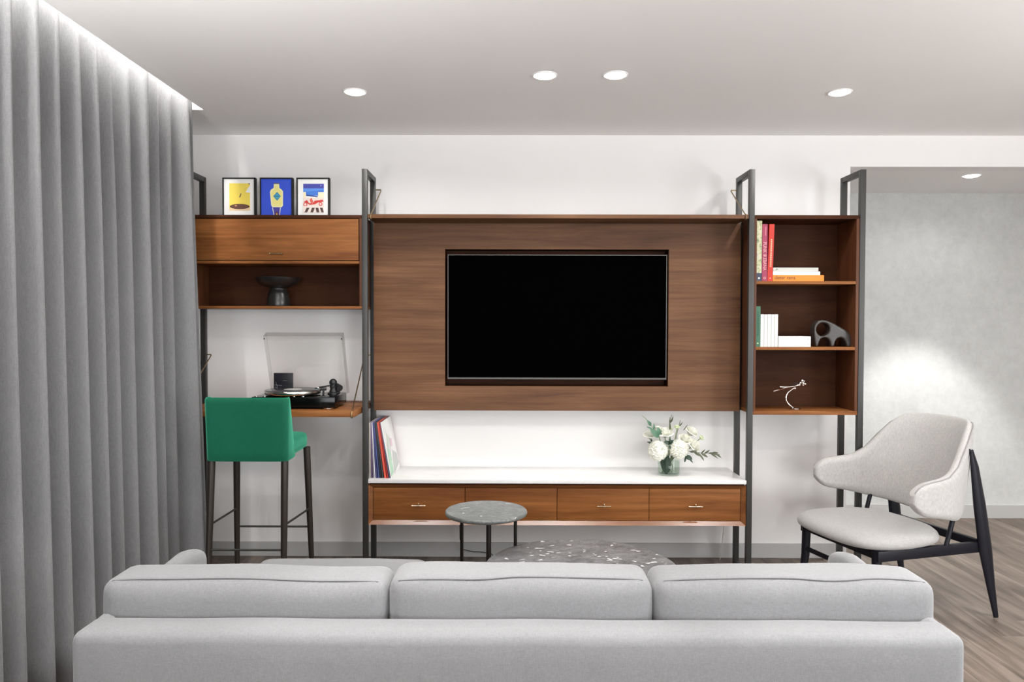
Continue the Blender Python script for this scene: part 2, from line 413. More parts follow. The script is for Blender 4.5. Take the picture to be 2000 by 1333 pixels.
# ------------------------------------------------------------------ room shell
XL, XR, YB, YW, YF = -2.02, 4.32, -7.5, 4.53, 5.48
XO = 2.022                    # where the tv wall ends and the passage opens
ZA = 2.395                    # ceiling of the passage
XS, YS = -1.68, 4.0           # edge and end of the curtain slot in the ceiling
struct('floor', bx(XL - 0.1, XR + 0.1, YB - 0.1, YF + 0.1, -0.06, -0.008), M['floor_base'])
floor_o = bpy.data.objects['floor']
pw, plen = 0.185, 1.25
pm = bpy.data.meshes.new('plank'); b_ = bx(0, pw - 0.0008, 0, plen - 0.0008, -0.008, 0.0, bev=0.0005, seg=1)
b_.to_mesh(pm); b_.free(); pm.materials.append(M['plank'])
i = 0; x = XL
while x < XR:
    y = YB - random.uniform(0, plen)
    if y < YB - 0.9: y += 0.3
    while y < YF:
        # only the boards that the picture or its mirrors can reach
        if y + plen > -0.2:
            p = bpy.data.objects.new('plank', pm); COL.objects.link(p); p.parent = floor_o; p.location = (x, y, 0)
        y += plen
    x += pw
b = NB(); box(b, XL - 0.1, XO, YW, YW + 0.12, 0, CEIL); struct('wall_back', b, M['wall'])
b = NB(); box(b, XO, XR, YW, YW + 0.12, ZA - 0.009, CEIL); struct('trim_1', b, M['wall'])
struct('wall_passage', bx(0.7, XR, YF, YF + 0.1, 0, ZA + 0.05), M['alcove_wall'])
struct('wall_passage_end', bx(0.6, 0.7, YW + 0.12, YF, 0, ZA), M['wall'])
struct('wall_left', bx(XL - 0.1, XL, YB, YW, 0, 2.76), M['wall'])
b = NB()
box(b, XR, XR + 0.1, YB, -1.3, 0, CEIL); box(b, XR, XR + 0.1, 1.3, YF, 0, CEIL); box(b, XR, XR + 0.1, -1.3, 1.3, 2.48, CEIL); box(b, XR, XR + 0.1, -1.3, 1.3, 0, 0.08)
struct('wall_right', b, M['wall'])
b = NB()
for yy in (-1.3, 0.0, 1.25): box(b, XR + 0.02, XR + 0.08, yy, yy + 0.05, 0.08, 2.48)
struct('added_window_2', b, M['skirting'])  # bars of the unseen right opening, added to brighten the room
b = NB(); box(b, XL, -1.9, YB - 0.1, YB, 0, CEIL); box(b, 4.2, XR, YB - 0.1, YB, 0, CEIL); box(b, -1.9, 4.2, YB - 0.1, YB, 2.49, CEIL); box(b, -1.9, 4.2, YB - 0.1, YB, 0, 0.09)
struct('wall_rear', b, M['wall'])
b = NB()
for xx in (-1.9, 0.1, 2.15, 4.15): box(b, xx, xx + 0.05, YB - 0.08, YB - 0.02, 0.09, 2.49)
struct('added_window_1', b, M['skirting'])  # bars of the unseen rear opening, added as fill from behind the camera
b = NB()
box(b, XS, XR, YB, YW, CEIL, CEIL + 0.16)
box(b, XL, XS, YS, YW, CEIL, CEIL + 0.16)
box(b, XL, XS, YB, YS, CEIL + 0.16, CEIL + 0.20)
struct('ceiling', b, M['ceiling'])
struct('ceiling_passage', bx(0.6, XR, YW + 0.12, YF, ZA, ZA + 0.05), M['ceiling'])
struct('baseboard_back', bx(XL, XO, YW - 0.012, YW, 0, 0.088, bev=0.002), M['skirting'])
struct('baseboard_passage', bx(0.7, XR, YF - 0.012, YF, 0, 0.10, bev=0.002), M['skirting'])

# cove light inside the curtain slot
t = thing('cove_light', 'lit strip hidden in the ceiling slot above the curtain', 'light', (-1.73, 2.3, CEIL + 0.13))
obj('housing', bx(-1.725, -1.695, 0.3, 3.97, CEIL + 0.135, CEIL + 0.158), M['lens_trim'], t)
obj('lit_strip', bx(-1.722, -1.698, 0.3, 3.97, CEIL + 0.130, CEIL + 0.1345), M['led'], t)

# recessed downlights
def downlight(x, y, z, label):
    t = thing('downlight', label, 'ceiling light', (x, y, z), 0, 'recessed ceiling downlights')
    obj('trim_ring', lathe(NB(), [(0.0495, -0.001), (0.050, -0.004), (0.055, -0.005), (0.058, -0.003), (0.058, 0.0), (0.0495, 0.0)], (x, y, z), 40), M['lens_trim'], t)
    obj('lens', lathe(NB(), [(0, -0.015), (0.020, -0.0142), (0.038, -0.010), (0.049, -0.003), (0.049, 0.0), (0, 0.0)], (x, y, z), 32), M['lamp'], t)  # dome bulges further down so its shape carries the lamp's glare
LB = ['round lit downlight nearest the curtain, on the left of the ceiling', 'round lit downlight, left one of the close pair above the television',
      'round lit downlight, right one of the close pair above the television', 'round lit downlight in the main ceiling above the right bookcase']
for (x, y), l in zip(DOWNLIGHTS, LB): downlight(x, y, CEIL, l)
downlight(ALC[0], ALC[1], ZA, 'round lit downlight in the lower passage ceiling behind the armchair')

# ------------------------------------------------------------------ curtain
def curtain():
    rows = [2.70, 2.60, 2.5, 2.4, 2.28, 2.1, 1.9, 1.6, 1.3, 1.0, 0.7, 0.4, 0.2, 0.02]
    y0, y1, n = 0.95, 3.955, 640
    per = 0.131; rnd = random.Random(3)
    amps = [rnd.uniform(0.8, 1.2) for _ in range(40)]; sh = [rnd.uniform(-0.09, 0.09) for _ in range(40)]
    grid = []
    b = NB()
    for z in rows:
        row = []
        g = 1.0 - z / 2.7
        for i in range(n + 1):
            y = y0 + (y1 - y0) * i / n
            f = (y - 2.563) / per + 40
            k = int(f) % 40; ph = (f % 1.0)
            a = amps[k] * (1 - ph) + amps[(k + 1) % 40] * ph
            s = sh[k] * (1 - ph) + sh[(k + 1) % 40] * ph
            ph2 = ph + s * (0.5 + 0.5 * g)
            # a narrow proud fold then a broad shallow hollow
            w = math.cos(2 * PI * ph2); ridge = ((1 + w) / 2) ** 7.0
            x = -1.805 + 0.078 * a * ridge * (0.75 + 0.35 * g) + 0.010 * math.sin(4 * PI * ph2 + 1.0)
            if z > 2.0:
                pin = (z - 2.0) / 0.7
                x += 0.008 * pin * math.sin(2 * PI * 3 * ph + k) + 0.006 * pin * math.sin(2 * PI * 5 * ph + 2 * k)
            yy = y + 0.018 * math.sin(2 * PI * ph2) * (0.6 + 0.5 * g)
            edge = max(0, (y - 3.79) / 0.165)
            x += edge * (0.074 + 0.075 * g) * (0.35 + 0.65 * edge) + 0.018 * g
            yy -= edge * 0.03 * (1 - edge)
            row.append(b.verts.new((x, yy, z)))
        grid.append(row)
    for A, B in zip(grid, grid[1:]):
        for i in range(n): b.faces.new((A[i], A[i + 1], B[i + 1], B[i]))
    o = obj('curtain', b, M['curtain'], smooth=180, origin=(-1.75, 2.4, 0.0))
    sm = o.modifiers.new('s', 'SOLIDIFY'); sm.thickness = 0.004; sm.offset = -1
    bake(o)
    for p in o.data.polygons: p.use_smooth = True
    tag(o, 'grey floor-length curtain hanging in soft folds along the left wall', 'curtain')
curtain()

# ------------------------------------------------------------------ shelving system
FY0, FY1, RY0, RY1 = 4.145, 4.175, 4.378, 4.408
FRAMES = [(-1.867, -1.837), (-0.861, -0.831), (1.294, 1.324), (1.909, 1.939)]
FL = ['grey steel ladder frame half hidden by the curtain, left end of the shelving',
      'grey steel ladder frame between the green stool and the record sleeves',
      'grey steel ladder frame between the television panel and the bookcase',
      'grey steel ladder frame behind the armchair, right end of the shelving']
for (x0, x1), l in zip(FRAMES, FL):
    t = thing('ladder_frame', l, 'shelf frame', ((x0 + x1) / 2, 4.276, 0), 0, 'steel ladder frames of the wall shelving')
    obj('front_post', bx(x0, x1, FY0, FY1, 0, 2.291, bev=0.0015), M['bronze'], t)
    obj('rear_post', bx(x0, x1, RY0, RY1, 0, 2.291, bev=0.0015), M['bronze'], t)
    obj('top_bar', bx(x0, x1, FY1, RY0, 2.262, 2.291, bev=0.0015), M['bronze'], t)
    obj('foot_bar', bx(x0, x1, FY1, RY0, 0.0, 0.03, bev=0.0015), M['bronze'], t)

def tbar(name, cx, y, cz, length, mat, parent):
    b = NB()
    tube(b, [(cx - length / 2, y - 0.026, cz), (cx + length / 2, y - 0.026, cz)], 0.0032, 10)
    tube(b, [(cx, y, cz), (cx, y - 0.028, cz)], [0.0045, 0.0038], 10)
    tube(b, [(cx, y - 0.027, cz - 0.004), (cx, y - 0.027, cz + 0.010)], 0.0028, 8)
    ball(b, (cx, y - 0.027, cz + 0.012), 0.0046, 8)
    lathe(b, [(0, 0), (0.001, 0)], (cx, y, cz), 4)
    return obj(name, b, mat, parent)

# left cabinet
X0, X1 = -1.836, -0.862
t = thing('wall_cabinet', 'walnut wall cabinet with a flap door over an open shelf', 'cabinet', (-1.349, 4.28, 1.512))
DY0, DY1 = 4.149, 4.408
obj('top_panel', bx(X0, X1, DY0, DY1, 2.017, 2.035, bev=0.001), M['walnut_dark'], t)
obj('bottom_panel', bx(X0, X1, DY0, DY1, 1.512, 1.526, bev=0.001), M['walnut'], t)
obj('middle_panel', bx(X0 + 0.015, X1 - 0.015, DY0 + 0.002, DY1 - 0.012, 1.7640, 1.7785, bev=0.001), M['walnut'], t)
for a, c in ((X0, X0 + 0.015), (X1 - 0.015, X1)):
    obj('side_panel', bx(a, c, DY0, DY1, 1.526, 2.017, bev=0.001), M['walnut_side'], t)
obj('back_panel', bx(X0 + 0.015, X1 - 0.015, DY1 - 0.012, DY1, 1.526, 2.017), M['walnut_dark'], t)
d = obj('door', bx(X0 + 0.019, X1 - 0.019, DY0 + 0.001, DY0 + 0.02, 1.7825, 2.0125, bev=0.001), M['walnut'], t)
b = NB(); hx, hz = -1.335, 1.8165
tube(b, [(hx - 0.034, 4.122, hz), (hx + 0.034, 4.122, hz)], 0.0033, 10)
for s in (-1, 1):
    tube(b, [(hx + s * 0.03, 4.150, hz), (hx + s * 0.03, 4.122, hz)], 0.003, 8); ball(b, (hx + s * 0.034, 4.122, hz), 0.0048, 8)
obj('handle', b, M['brass'], d)

# desk shelf on brass rods
t = thing('desk_shelf', 'walnut desk shelf hung on brass rods behind the green stool', 'desk', (-1.35, 4.25, 0.925))
obj('board', bx(-1.836, -0.868, 3.98, 4.528, 0.925, 0.957, bev=0.0015), M['walnut'], t)
for sx in (-1.822, -0.884):
    s = -1 if sx < -1.3 else 1
    b = NB()
    tube(b, [(sx + s * 0.021, 4.393, 1.243), (sx - s * 0.012, 4.393, 1.243), (sx - s * 0.014, 4.388, 1.238), (sx, 4.000, 0.962),
             (sx, 3.977, 0.952), (sx, 3.9765, 0.922), (sx, 3.990, 0.921)], 0.0035, 8)
    obj('support_rod', b, M['brass'], t, smooth=60)

# long top shelf over the television panel
t = thing('wall_shelf', 'thin walnut shelf along the top of the television panel', 'shelf', (0.231, 4.28, 2.016))
obj('board', bx(-0.829, 1.292, 4.149, 4.408, 2.018, 2.040, bev=0.0012), M['walnut_panel'], t)
for sx, s in ((-0.812, -1), (1.275, 1)):
    b = NB()
    tube(b, [(sx + s * 0.018, 4.393, 2.218), (sx - s * 0.012, 4.393, 2.218), (sx - s * 0.014, 4.39, 2.212), (sx, 4.165, 2.046),
             (sx, 4.146, 2.040), (sx, 4.1455, 2.016), (sx, 4.16, 2.0145)], 0.0035, 8)
    obj('support_rod', b, M['brass'], t, smooth=60)

# television panel with its recess
t = thing('television_surround', 'wide walnut wall covering with a recess around the television', 'wall panelling', (0.24, 4.36, 0.92))
PX0, PX1, PZ0, PZ1 = -0.8345, 1.3105, 0.9195, 2.0172
HX0, HX1, HZ0, HZ1 = -0.4173, 0.8918, 1.0632, 1.8662
b = NB()
ys = (4.352, 4.377)
def rect(x0, x1, z0, z1, y): return [b.verts.new(p) for p in ((x0, y, z0), (x1, y, z0), (x1, y, z1), (x0, y, z1))]
of, hf, ob, hb = rect(PX0, PX1, PZ0, PZ1, ys[0]), rect(HX0, HX1, HZ0, HZ1, ys[0]), rect(PX0, PX1, PZ0, PZ1, ys[1]), rect(HX0, HX1, HZ0, HZ1, ys[1])
for i in range(4):
    j = (i + 1) % 4
    b.faces.new((of[i], of[j], hf[j], hf[i])); b.faces.new((ob[i], hb[i], hb[j], ob[j]))
    b.faces.new((of[i], ob[i], ob[j], of[j])); b.faces.new((hf[i], hf[j], hb[j], hb[i]))
obj('panel', b, M['walnut_panel'], t, smooth=0)
b = NB()
box(b, HX0 - 0.012, HX0, 4.3775, 4.465, HZ0 - 0.012, HZ1 + 0.012); box(b, HX1, HX1 + 0.012, 4.3775, 4.465, HZ0 - 0.012, HZ1 + 0.012)
box(b, HX0, HX1, 4.3775, 4.465, HZ0 - 0.012, HZ0); box(b, HX0, HX1, 4.3775, 4.465, HZ1, HZ1 + 0.012)
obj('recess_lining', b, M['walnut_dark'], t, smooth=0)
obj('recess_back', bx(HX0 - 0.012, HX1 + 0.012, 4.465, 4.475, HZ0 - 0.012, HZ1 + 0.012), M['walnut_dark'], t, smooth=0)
t = thing('television', 'large flat black television set into the walnut panel', 'television', (0.2403, 4.40, 1.104))
TX0, TX1, TZ0, TZ1 = -0.4025, 0.8832, 1.1035, 1.8355
obj('body', bx(TX0 + 0.004, TX1 - 0.004, 4.376, 4.41, TZ0 + 0.004, TZ1 - 0.004, bev=0.003), M['black_satin'], t)
b = NB(); w_ = 0.0042
box(b, TX0, TX1, 4.362, 4.376, TZ1 - w_, TZ1); box(b, TX0, TX1, 4.362, 4.376, TZ0, TZ0 + 0.010)
box(b, TX0, TX0 + w_, 4.362, 4.376, TZ0 + 0.010, TZ1 - w_); box(b, TX1 - w_, TX1, 4.362, 4.376, TZ0 + 0.010, TZ1 - w_)
obj('bezel', b, M['gunmetal'], t, smooth=0)
obj('screen', bx(TX0 + w_, TX1 - w_, 4.366, 4.376, TZ0 + 0.010, TZ1 - w_), M['screen'], t, smooth=0)
obj('wall_bracket', bx(0.05, 0.43, 4.41, 4.4645, 1.32, 1.62, bev=0.004), M['black_satin'], t)

# console with four drawers, marble worktop
t = thing('drawer_console', 'low walnut console with four drawers under a white marble top', 'console', (0.231, 4.34, 0.297))
CX0, CX1, CZ0, CZ1 = -0.829, 1.292, 0.2967, 0.5235
IX0, IX1, IZ0, IZ1 = -0.8075, 1.2690, 0.3175, 0.5030
b = NB()
yo, yi, yb = 4.150, 4.1715, 4.526
of, hf, hb = rect(CX0, CX1, CZ0, CZ1, yo), rect(IX0, IX1, IZ0, IZ1, yi), rect(IX0, IX1, IZ0, IZ1, yb - 0.02)
ob = rect(CX0, CX1, CZ0, CZ1, yb)
for i in range(4):
    j = (i + 1) % 4
    b.faces.new((of[i], of[j], hf[j], hf[i])); b.faces.new((hf[i], hf[j], hb[j], hb[i])); b.faces.new((of[i], ob[i], ob[j], of[j]))
b.faces.new(hb); b.faces.new(ob)
obj('case', b, M['walnut_case'], t, smooth=0)
obj('riser', bx(CX0 + 0.006, CX1 - 0.006, 4.166, 4.52, 0.5236, 0.5326), M['walnut_dark'], t)
ed = [IX0 + 0.001, -0.2867, 0.2336, 0.7531, IX1 - 0.001]
for k in range(4):
    d = obj('drawer', bx(ed[k] + 0.0016, ed[k + 1] - 0.0016, yi + 0.0005, 4.50, IZ0 + 0.002, IZ1 - 0.002, bev=0.0008), M['walnut'], t)
    cx = (-0.5471, -0.0270, 0.4963, 1.0098)[k]
    tbar('handle', cx, yi + 0.001, 0.4055, 0.078, M['nickel'], d)
w = obj('marble_worktop', bx(-0.8295, 1.2925, 4.146, 4.528, 0.5327, 0.5538, bev=0.0012), M['marble_white'], origin=(0.231, 4.34, 0.5327))
tag(w, 'long white marble slab on top of the drawer console', 'worktop')

# right bookcase
X0, X1 = 1.3255, 1.9075
t = thing('bookcase', 'tall walnut bookcase with three open compartments on the right', 'bookcase', (1.616, 4.28, 0.924))
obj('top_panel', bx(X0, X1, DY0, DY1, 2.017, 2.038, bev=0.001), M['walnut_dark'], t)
obj('bottom_panel', bx(X0, X1, DY0, DY1, 0.924, 0.9455, bev=0.001), M['walnut'], t)
for a, c in ((X0, X0 + 0.013), (X1 - 0.017, X1)):
    obj('side_panel', bx(a, c, DY0, DY1, 0.9455, 2.017, bev=0.001), M['walnut_side'], t)
for z in (1.2873, 1.655):
    obj('shelf', bx(X0 + 0.013, X1 - 0.017, DY0 + 0.001, DY1 - 0.012, z, z + 0.0165, bev=0.001), M['walnut'], t)
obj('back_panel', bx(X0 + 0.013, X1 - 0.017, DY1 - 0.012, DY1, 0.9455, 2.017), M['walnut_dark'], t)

# ------------------------------------------------------------------ framed prints
def framed(x0, label, draw):
    w, z0, z1, y = 0.188, 2.0352, 2.2618, 4.25
    t = thing('framed_print', label, 'framed print', (x0 + w / 2, y + 0.01, z0), 0, 'framed prints on the wall cabinet')
    b = NB(); e = 0.0070
    box(b, x0, x0 + e, y, y + 0.03, z0, z1); box(b, x0 + w - e, x0 + w, y, y + 0.03, z0, z1)
    box(b, x0 + e, x0 + w - e, y, y + 0.02, z0, z0 + e); box(b, x0 + e, x0 + w - e, y, y + 0.02, z1 - e, z1)
    obj('frame', b, M['black'], t, smooth=0)
    b = NB(); mats = []
    box(b, x0 + e, x0 + w - e, y + 0.006, y + 0.016, z0 + e, z1 - e)
    mats.append(flat((0.80, 0.79, 0.76)))
    lay = [0]
    def P(u, v): return (x0 + u * w, z0 + 0.0 + v * (z1 - z0))
    def poly(c, pts):
        m = flat(c)
        if m not in mats: mats.append(m)
        lay[0] += 1
        quad_print(b, [P(*p) for p in pts], y + 0.006 - 0.00025 * lay[0], mats.index(m))
    def ell(c, u, v, ru, rv, n=24): poly(c, [(u + ru * math.cos(2 * PI * k / n), v + rv * math.sin(2 * PI * k / n)) for k in range(n)])
    def rc(c, a, d, lo, hi): poly(c, [(a, lo), (d, lo), (d, hi), (a, hi)])
    draw(poly, ell, rc)
    o = obj('print', b, mats, t, smooth=0)
Y_, BR, BL = (0.80, 0.62, 0.09), (0.10, 0.035, 0.02), (0.025, 0.06, 0.50)
def d1(poly, ell, rc):
    rc(Y_, 0.20, 0.83, 0.20, 0.86); rc((0.72, 0.52, 0.30), 0.20, 0.83, 0.17, 0.24)
    ell(BR, 0.515, 0.275, 0.305, 0.066); ell((0.55, 0.25, 0.15), 0.40, 0.295, 0.04, 0.018)
    poly((0.10, 0.06, 0.03), [(0.50, 0.51), (0.53, 0.50), (0.575, 0.60), (0.555, 0.61)])
    poly((0.62, 0.50, 0.14), [(0.66, 0.66), (0.675, 0.655), (0.72, 0.75), (0.705, 0.755)])
    poly((0.80, 0.79, 0.76), [(0.70, 0.63), (0.83, 0.62), (0.83, 0.80), (0.77, 0.74)])
    ell((0.08, 0.05, 0.04), 0.81, 0.845, 0.022, 0.016, 10)
def d2(poly, ell, rc):
    rc((0.022, 0.065, 0.52), 0.03, 0.97, 0.025, 0.975)
    G = (0.74, 0.66, 0.22)
    poly((0.76, 0.72, 0.36), [(0.38, 0.26), (0.66, 0.26), (0.695, 0.30), (0.70, 0.66), (0.66, 0.70), (0.59, 0.745), (0.585, 0.84), (0.42, 0.84), (0.415, 0.745), (0.33, 0.70), (0.30, 0.64), (0.34, 0.30)])
    poly(G, [(0.41, 0.29), (0.63, 0.29), (0.665, 0.33), (0.665, 0.63), (0.57, 0.72), (0.55, 0.80), (0.45, 0.80), (0.44, 0.72), (0.34, 0.63), (0.375, 0.33)])
    rc((0.09, 0.10, 0.16), 0.42, 0.585, 0.84, 0.875)
    poly((0.03, 0.20, 0.36), [(0.40, 0.535), (0.52, 0.42), (0.635, 0.535), (0.52, 0.645)])
    poly((0.05, 0.33, 0.42), [(0.44, 0.535), (0.52, 0.46), (0.595, 0.535), (0.52, 0.605)])
    rc((0.02, 0.10, 0.20), 0.455, 0.58, 0.525, 0.545)
    poly((0.05, 0.04, 0.26), [(0.37, 0.25), (0.62, 0.25), (0.57, 0.03), (0.45, 0.03)])
    poly((0.7, 0.68, 0.6), [(0.37, 0.25), (0.39, 0.25), (0.44, 0.03), (0.42, 0.03)])
    poly((0.7, 0.68, 0.6), [(0.61, 0.25), (0.63, 0.25), (0.60, 0.03), (0.58, 0.03)])
    rc((0.10, 0.02, 0.02), 0.47, 0.555, 0.03, 0.14); ell((0.5, 0.35, 0.1), 0.51, 0.08, 0.02, 0.035, 12)
def d3(poly, ell, rc):
    rc((0.05, 0.055, 0.32), 0.20, 0.83, 0.72, 0.85); rc((0.05, 0.17, 0.58), 0.20, 0.83, 0.55, 0.735)
    poly((0.09, 0.24, 0.66), [(0.20, 0.64), (0.83, 0.70), (0.83, 0.735), (0.20, 0.735)])
    poly((0.02, 0.05, 0.22), [(0.29, 0.545), (0.64, 0.51), (0.64, 0.535), (0.29, 0.58)])
    rc((0.78, 0.70, 0.48), 0.20, 0.285, 0.50, 0.64); rc((0.78, 0.71, 0.50), 0.655, 0.83, 0.50, 0.64)
    rc((0.72, 0.62, 0.55), 0.20, 0.83, 0.29, 0.50)
    ell((0.62, 0.06, 0.05), 0.265, 0.33, 0.062, 0.055); ell((0.78, 0.6, 0.55), 0.265, 0.33, 0.036, 0.032)
    ell((0.62, 0.06, 0.05), 0.73, 0.34, 0.055, 0.05); ell((0.78, 0.6, 0.55), 0.73, 0.34, 0.03, 0.028)
    poly((0.55, 0.035, 0.03), [(0.22, 0.40), (0.32, 0.44), (0.38, 0.36), (0.50, 0.36), (0.54, 0.42), (0.80, 0.45), (0.82, 0.40), (0.66, 0.38), (0.55, 0.33), (0.40, 0.32), (0.30, 0.37)])
    poly((0.62, 0.10, 0.07), [(0.40, 0.44), (0.45, 0.50), (0.49, 0.44), (0.51, 0.37), (0.44, 0.36)])
    rc((0.75, 0.66, 0.60), 0.20, 0.83, 0.12, 0.285)
    for k, (a, s) in enumerate(((0.24, 0.07), (0.42, 0.05), (0.61, -0.03), (0.76, -0.05))):
        hi = min(0.83, a + s + 0.085); lo = min(0.83, a + 0.085)
        poly((0.07, 0.035, 0.03), [(a, 0.13), (lo, 0.13), (hi, 0.245), (a + s, 0.245)])
    ell((0.8, 0.8, 0.8), 0.745, 0.80, 0.012, 0.012, 8)
framed(-1.680, 'black framed print of a yellow scene with a brown pool', d1)
framed(-1.466, 'black framed blue print of a pale yellow bottle', d2)
framed(-1.2565, 'black framed print of a red motorbike by a crossing under a blue sky', d3)

# ------------------------------------------------------------------ footed bowl
b = lathe(NB(), [(0, 0), (0.065, 0), (0.0665, 0.004), (0.063, 0.04), (0.0575, 0.072), (0.052, 0.088), (0.046, 0.093), (0.0455, 0.103), (0.055, 0.108), (0.082, 0.1165),
                 (0.104, 0.130), (0.118, 0.148), (0.1245, 0.164), (0.1222, 0.1665), (0.112, 0.153), (0.095, 0.138), (0.07, 0.127), (0.0, 0.122)], (-1.368, 4.27, 1.5262), 48)
tag(obj('footed_bowl', b, M['ceramic'], smooth=50, origin=(-1.368, 4.27, 1.5262)), 'black ceramic bowl on a wide foot in the wall cabinet', 'bowl')

# ------------------------------------------------------------------ turntable
t = thing('turntable', 'black record player with its clear dust cover raised on the desk shelf', 'turntable', (-1.22, 4.18, 0.957))
TX0, TX1, TY0, TY1 = -1.452, -0.994, 4.06, 4.34
obj('plinth', bx(TX0, TX1, TY0, TY1, 0.967, 1.0255, bev=0.003), M['black_gloss'], t)
for fx in (TX0 + 0.05, TX1 - 0.045):
    for fy in (TY0 + 0.028, TY1 - 0.03):
        obj('foot', lathe(NB(), [(0, 0), (0.026, 0), (0.029, 0.003), (0.029, 0.0075), (0.025, 0.0101), (0, 0.0101)], (fx, fy, 0.9571), 24), M['chrome'], t)
PC = (-1.262, 4.185)
obj('platter', lathe(NB(), [(0, 0), (0.146, 0), (0.152, 0.003), (0.155, 0.008), (0.155, 0.021), (0.153, 0.0235), (0, 0.0235)], (PC[0], PC[1], 1.0305), 64), M['steel'], t)
obj('platter_bearing', lathe(NB(), [(0, 0), (0.03, 0), (0.03, 0.0048), (0, 0.0048)], (PC[0], PC[1], 1.0256), 20), M['black_satin'], t)
for k, fx in enumerate((-1.445, -1.398, -1.235, -1.185)):
    obj('control_button', lathe(NB(), [(0, 0), (0.0095, 0), (0.0095, 0.003), (0, 0.004)], (fx + 0.012, 4.074, 1.0255), 16), M['steel'], t)
ax, ay = -1.045, 4.235
obj('arm_base', lathe(NB(), [(0, 0), (0.032, 0), (0.032, 0.008), (0.024, 0.012), (0.018, 0.03), (0.018, 0.05), (0, 0.05)], (ax, ay, 1.0255), 28), M['black_satin'], t)
b = NB(); ball(b, (ax, ay - 0.004, 1.092), 0.022, 12); box(b, ax - 0.016, ax + 0.012, ay - 0.022, ay + 0.016, 1.062, 1.088, bev=0.003)
obj('arm_pivot', b, M['black_satin'], t)
b = NB(); tube(b, [(ax + 0.012, ay + 0.015, 1.076), (ax + 0.006, ay, 1.077), (ax - 0.02, ay - 0.05, 1.076), (ax - 0.055, ay - 0.105, 1.072)], 0.0042, 10)
obj('tonearm', b, M['black_satin'], t)
b = NB(); box(b, ax - 0.073, ax - 0.05, ay - 0.128, ay - 0.10, 1.0665, 1.074, bev=0.001)
obj('headshell', b, M['chrome'], t)
b = NB(); tube(b, [(ax + 0.012, ay + 0.02, 1.070), (ax + 0.040, ay - 0.010, 1.060)], 0.0185, 20)
obj('counterweight', b, M['black_satin'], t)
b = NB(); tube(b, [(ax - 0.052, ay - 0.02, 1.0255), (ax - 0.052, ay - 0.02, 1.058)], 0.006, 10); tube(b, [(ax - 0.065, ay - 0.028, 1.056), (ax - 0.038, ay - 0.012, 1.056)], 0.009, 10)
obj('arm_rest', b, M['black_satin'], t)
# dust cover: a shallow clear box hinged at the back, opened almost upright
hy, hz = 4.322, 1.0265
dv = Vector((0, 4.185 - hy, 1.381 - hz)).normalized(); L = 0.378
nv = Vector((0, -dv.z, dv.y)) ; dep = 0.052
def cover_pt(x, a, c): p = Vector((x, hy, hz)) + dv * a + nv * c; return p
cx0, cx1 = -1.412, -0.972
def slab(bm, pa, pb, pc, pd, off):
    """thin sheet between four corners, thickened along off"""
    q = [Vector(p) for p in (pa, pb, pc, pd)]; o_ = Vector(off)
    v0 = [bm.verts.new(p) for p in q]; v1 = [bm.verts.new(p + o_) for p in q]
    bm.faces.new(v0); bm.faces.new(list(reversed(v1)))
    for i in range(4): j = (i + 1) % 4; bm.faces.new((v0[i], v1[i], v1[j], v0[j]))
th = 0.003
b = NB(); slab(b, cover_pt(cx0, 0, 0), cover_pt(cx1, 0, 0), cover_pt(cx1, L, 0), cover_pt(cx0, L, 0), nv * th)
cov = obj('dust_cover', b, M['acrylic'], t, smooth=0)
b = NB()
slab(b, cover_pt(cx0, L - th, th), cover_pt(cx1, L - th, th), cover_pt(cx1, L - th, dep), cover_pt(cx0, L - th, dep), dv * th)
slab(b, cover_pt(cx0, 0.0, th), cover_pt(cx0, L - th, th), cover_pt(cx0, L - th, dep), cover_pt(cx0, 0.02, dep), (th, 0, 0))
slab(b, cover_pt(cx1 - th, 0.0, th), cover_pt(cx1 - th, L - th, th), cover_pt(cx1 - th, L - th, dep), cover_pt(cx1 - th, 0.02, dep), (th, 0, 0))
obj('cover_rim', b, M['acrylic_edge'], cov, smooth=0)
for xx in (cx0 + 0.002, cx1 - 0.004):
    b = NB(); ball(b, cover_pt(xx, L - 0.02, dep - 0.003), 0.0042, 8); obj('rubber_bumper', b, M['black'], cov)
for xx in (-1.34, -1.05):
    obj('hinge', bx(xx - 0.02, xx + 0.02, 4.318, 4.338, 1.0256, 1.036, bev=0.002), M['black_satin'], t)
b = lathe(NB(), [(0, 0), (0.149, 0), (0.151, 0.0012), (0.149, 0.0024), (0, 0.0024)], (PC[0], PC[1], 1.0542), 64)
t = thing('vinyl_record', 'black vinyl record lying on the turntable platter', 'record', (PC[0], PC[1], 1.0542))
obj('disc', b, plain('vinyl', (0.02, 0.02, 0.022), 0.22), t)
obj('centre_label', lathe(NB(), [(0, 0), (0.05, 0), (0.05, 0.0004), (0, 0.0004)], (PC[0], PC[1], 1.0567), 32), plain('record_label', (0.45, 0.44, 0.42), 0.5), t)
# dark card standing at the back of the plinth
t = thing('information_card', 'small dark card standing behind the record player platter', 'card', (-1.352, 4.306, 1.0256))
obj('sheet', bx(-1.409, -1.296, 4.3035, 4.3065, 1.034, 1.141, bev=0.001), plain('slate_card', (0.012, 0.012, 0.018), 0.35), t)
obj('stand', bx(-1.37, -1.335, 4.295, 4.316, 1.0257, 1.034, bev=0.001), M['black_satin'], t)
b = NB()
for (x0, z0, x1, z1) in ((-1.405, 1.072, -1.36, 1.067), (-1.398, 1.09, -1.388, 1.06), (-1.355, 1.095, -1.33, 1.094), (-1.40, 1.058, -1.37, 1.05)):
    tube(b, [(x0, 4.3033, z0), (x1, 4.3033, z1)], 0.0009, 5)
obj('handwriting', b, flat((0.30, 0.30, 0.33)), t)

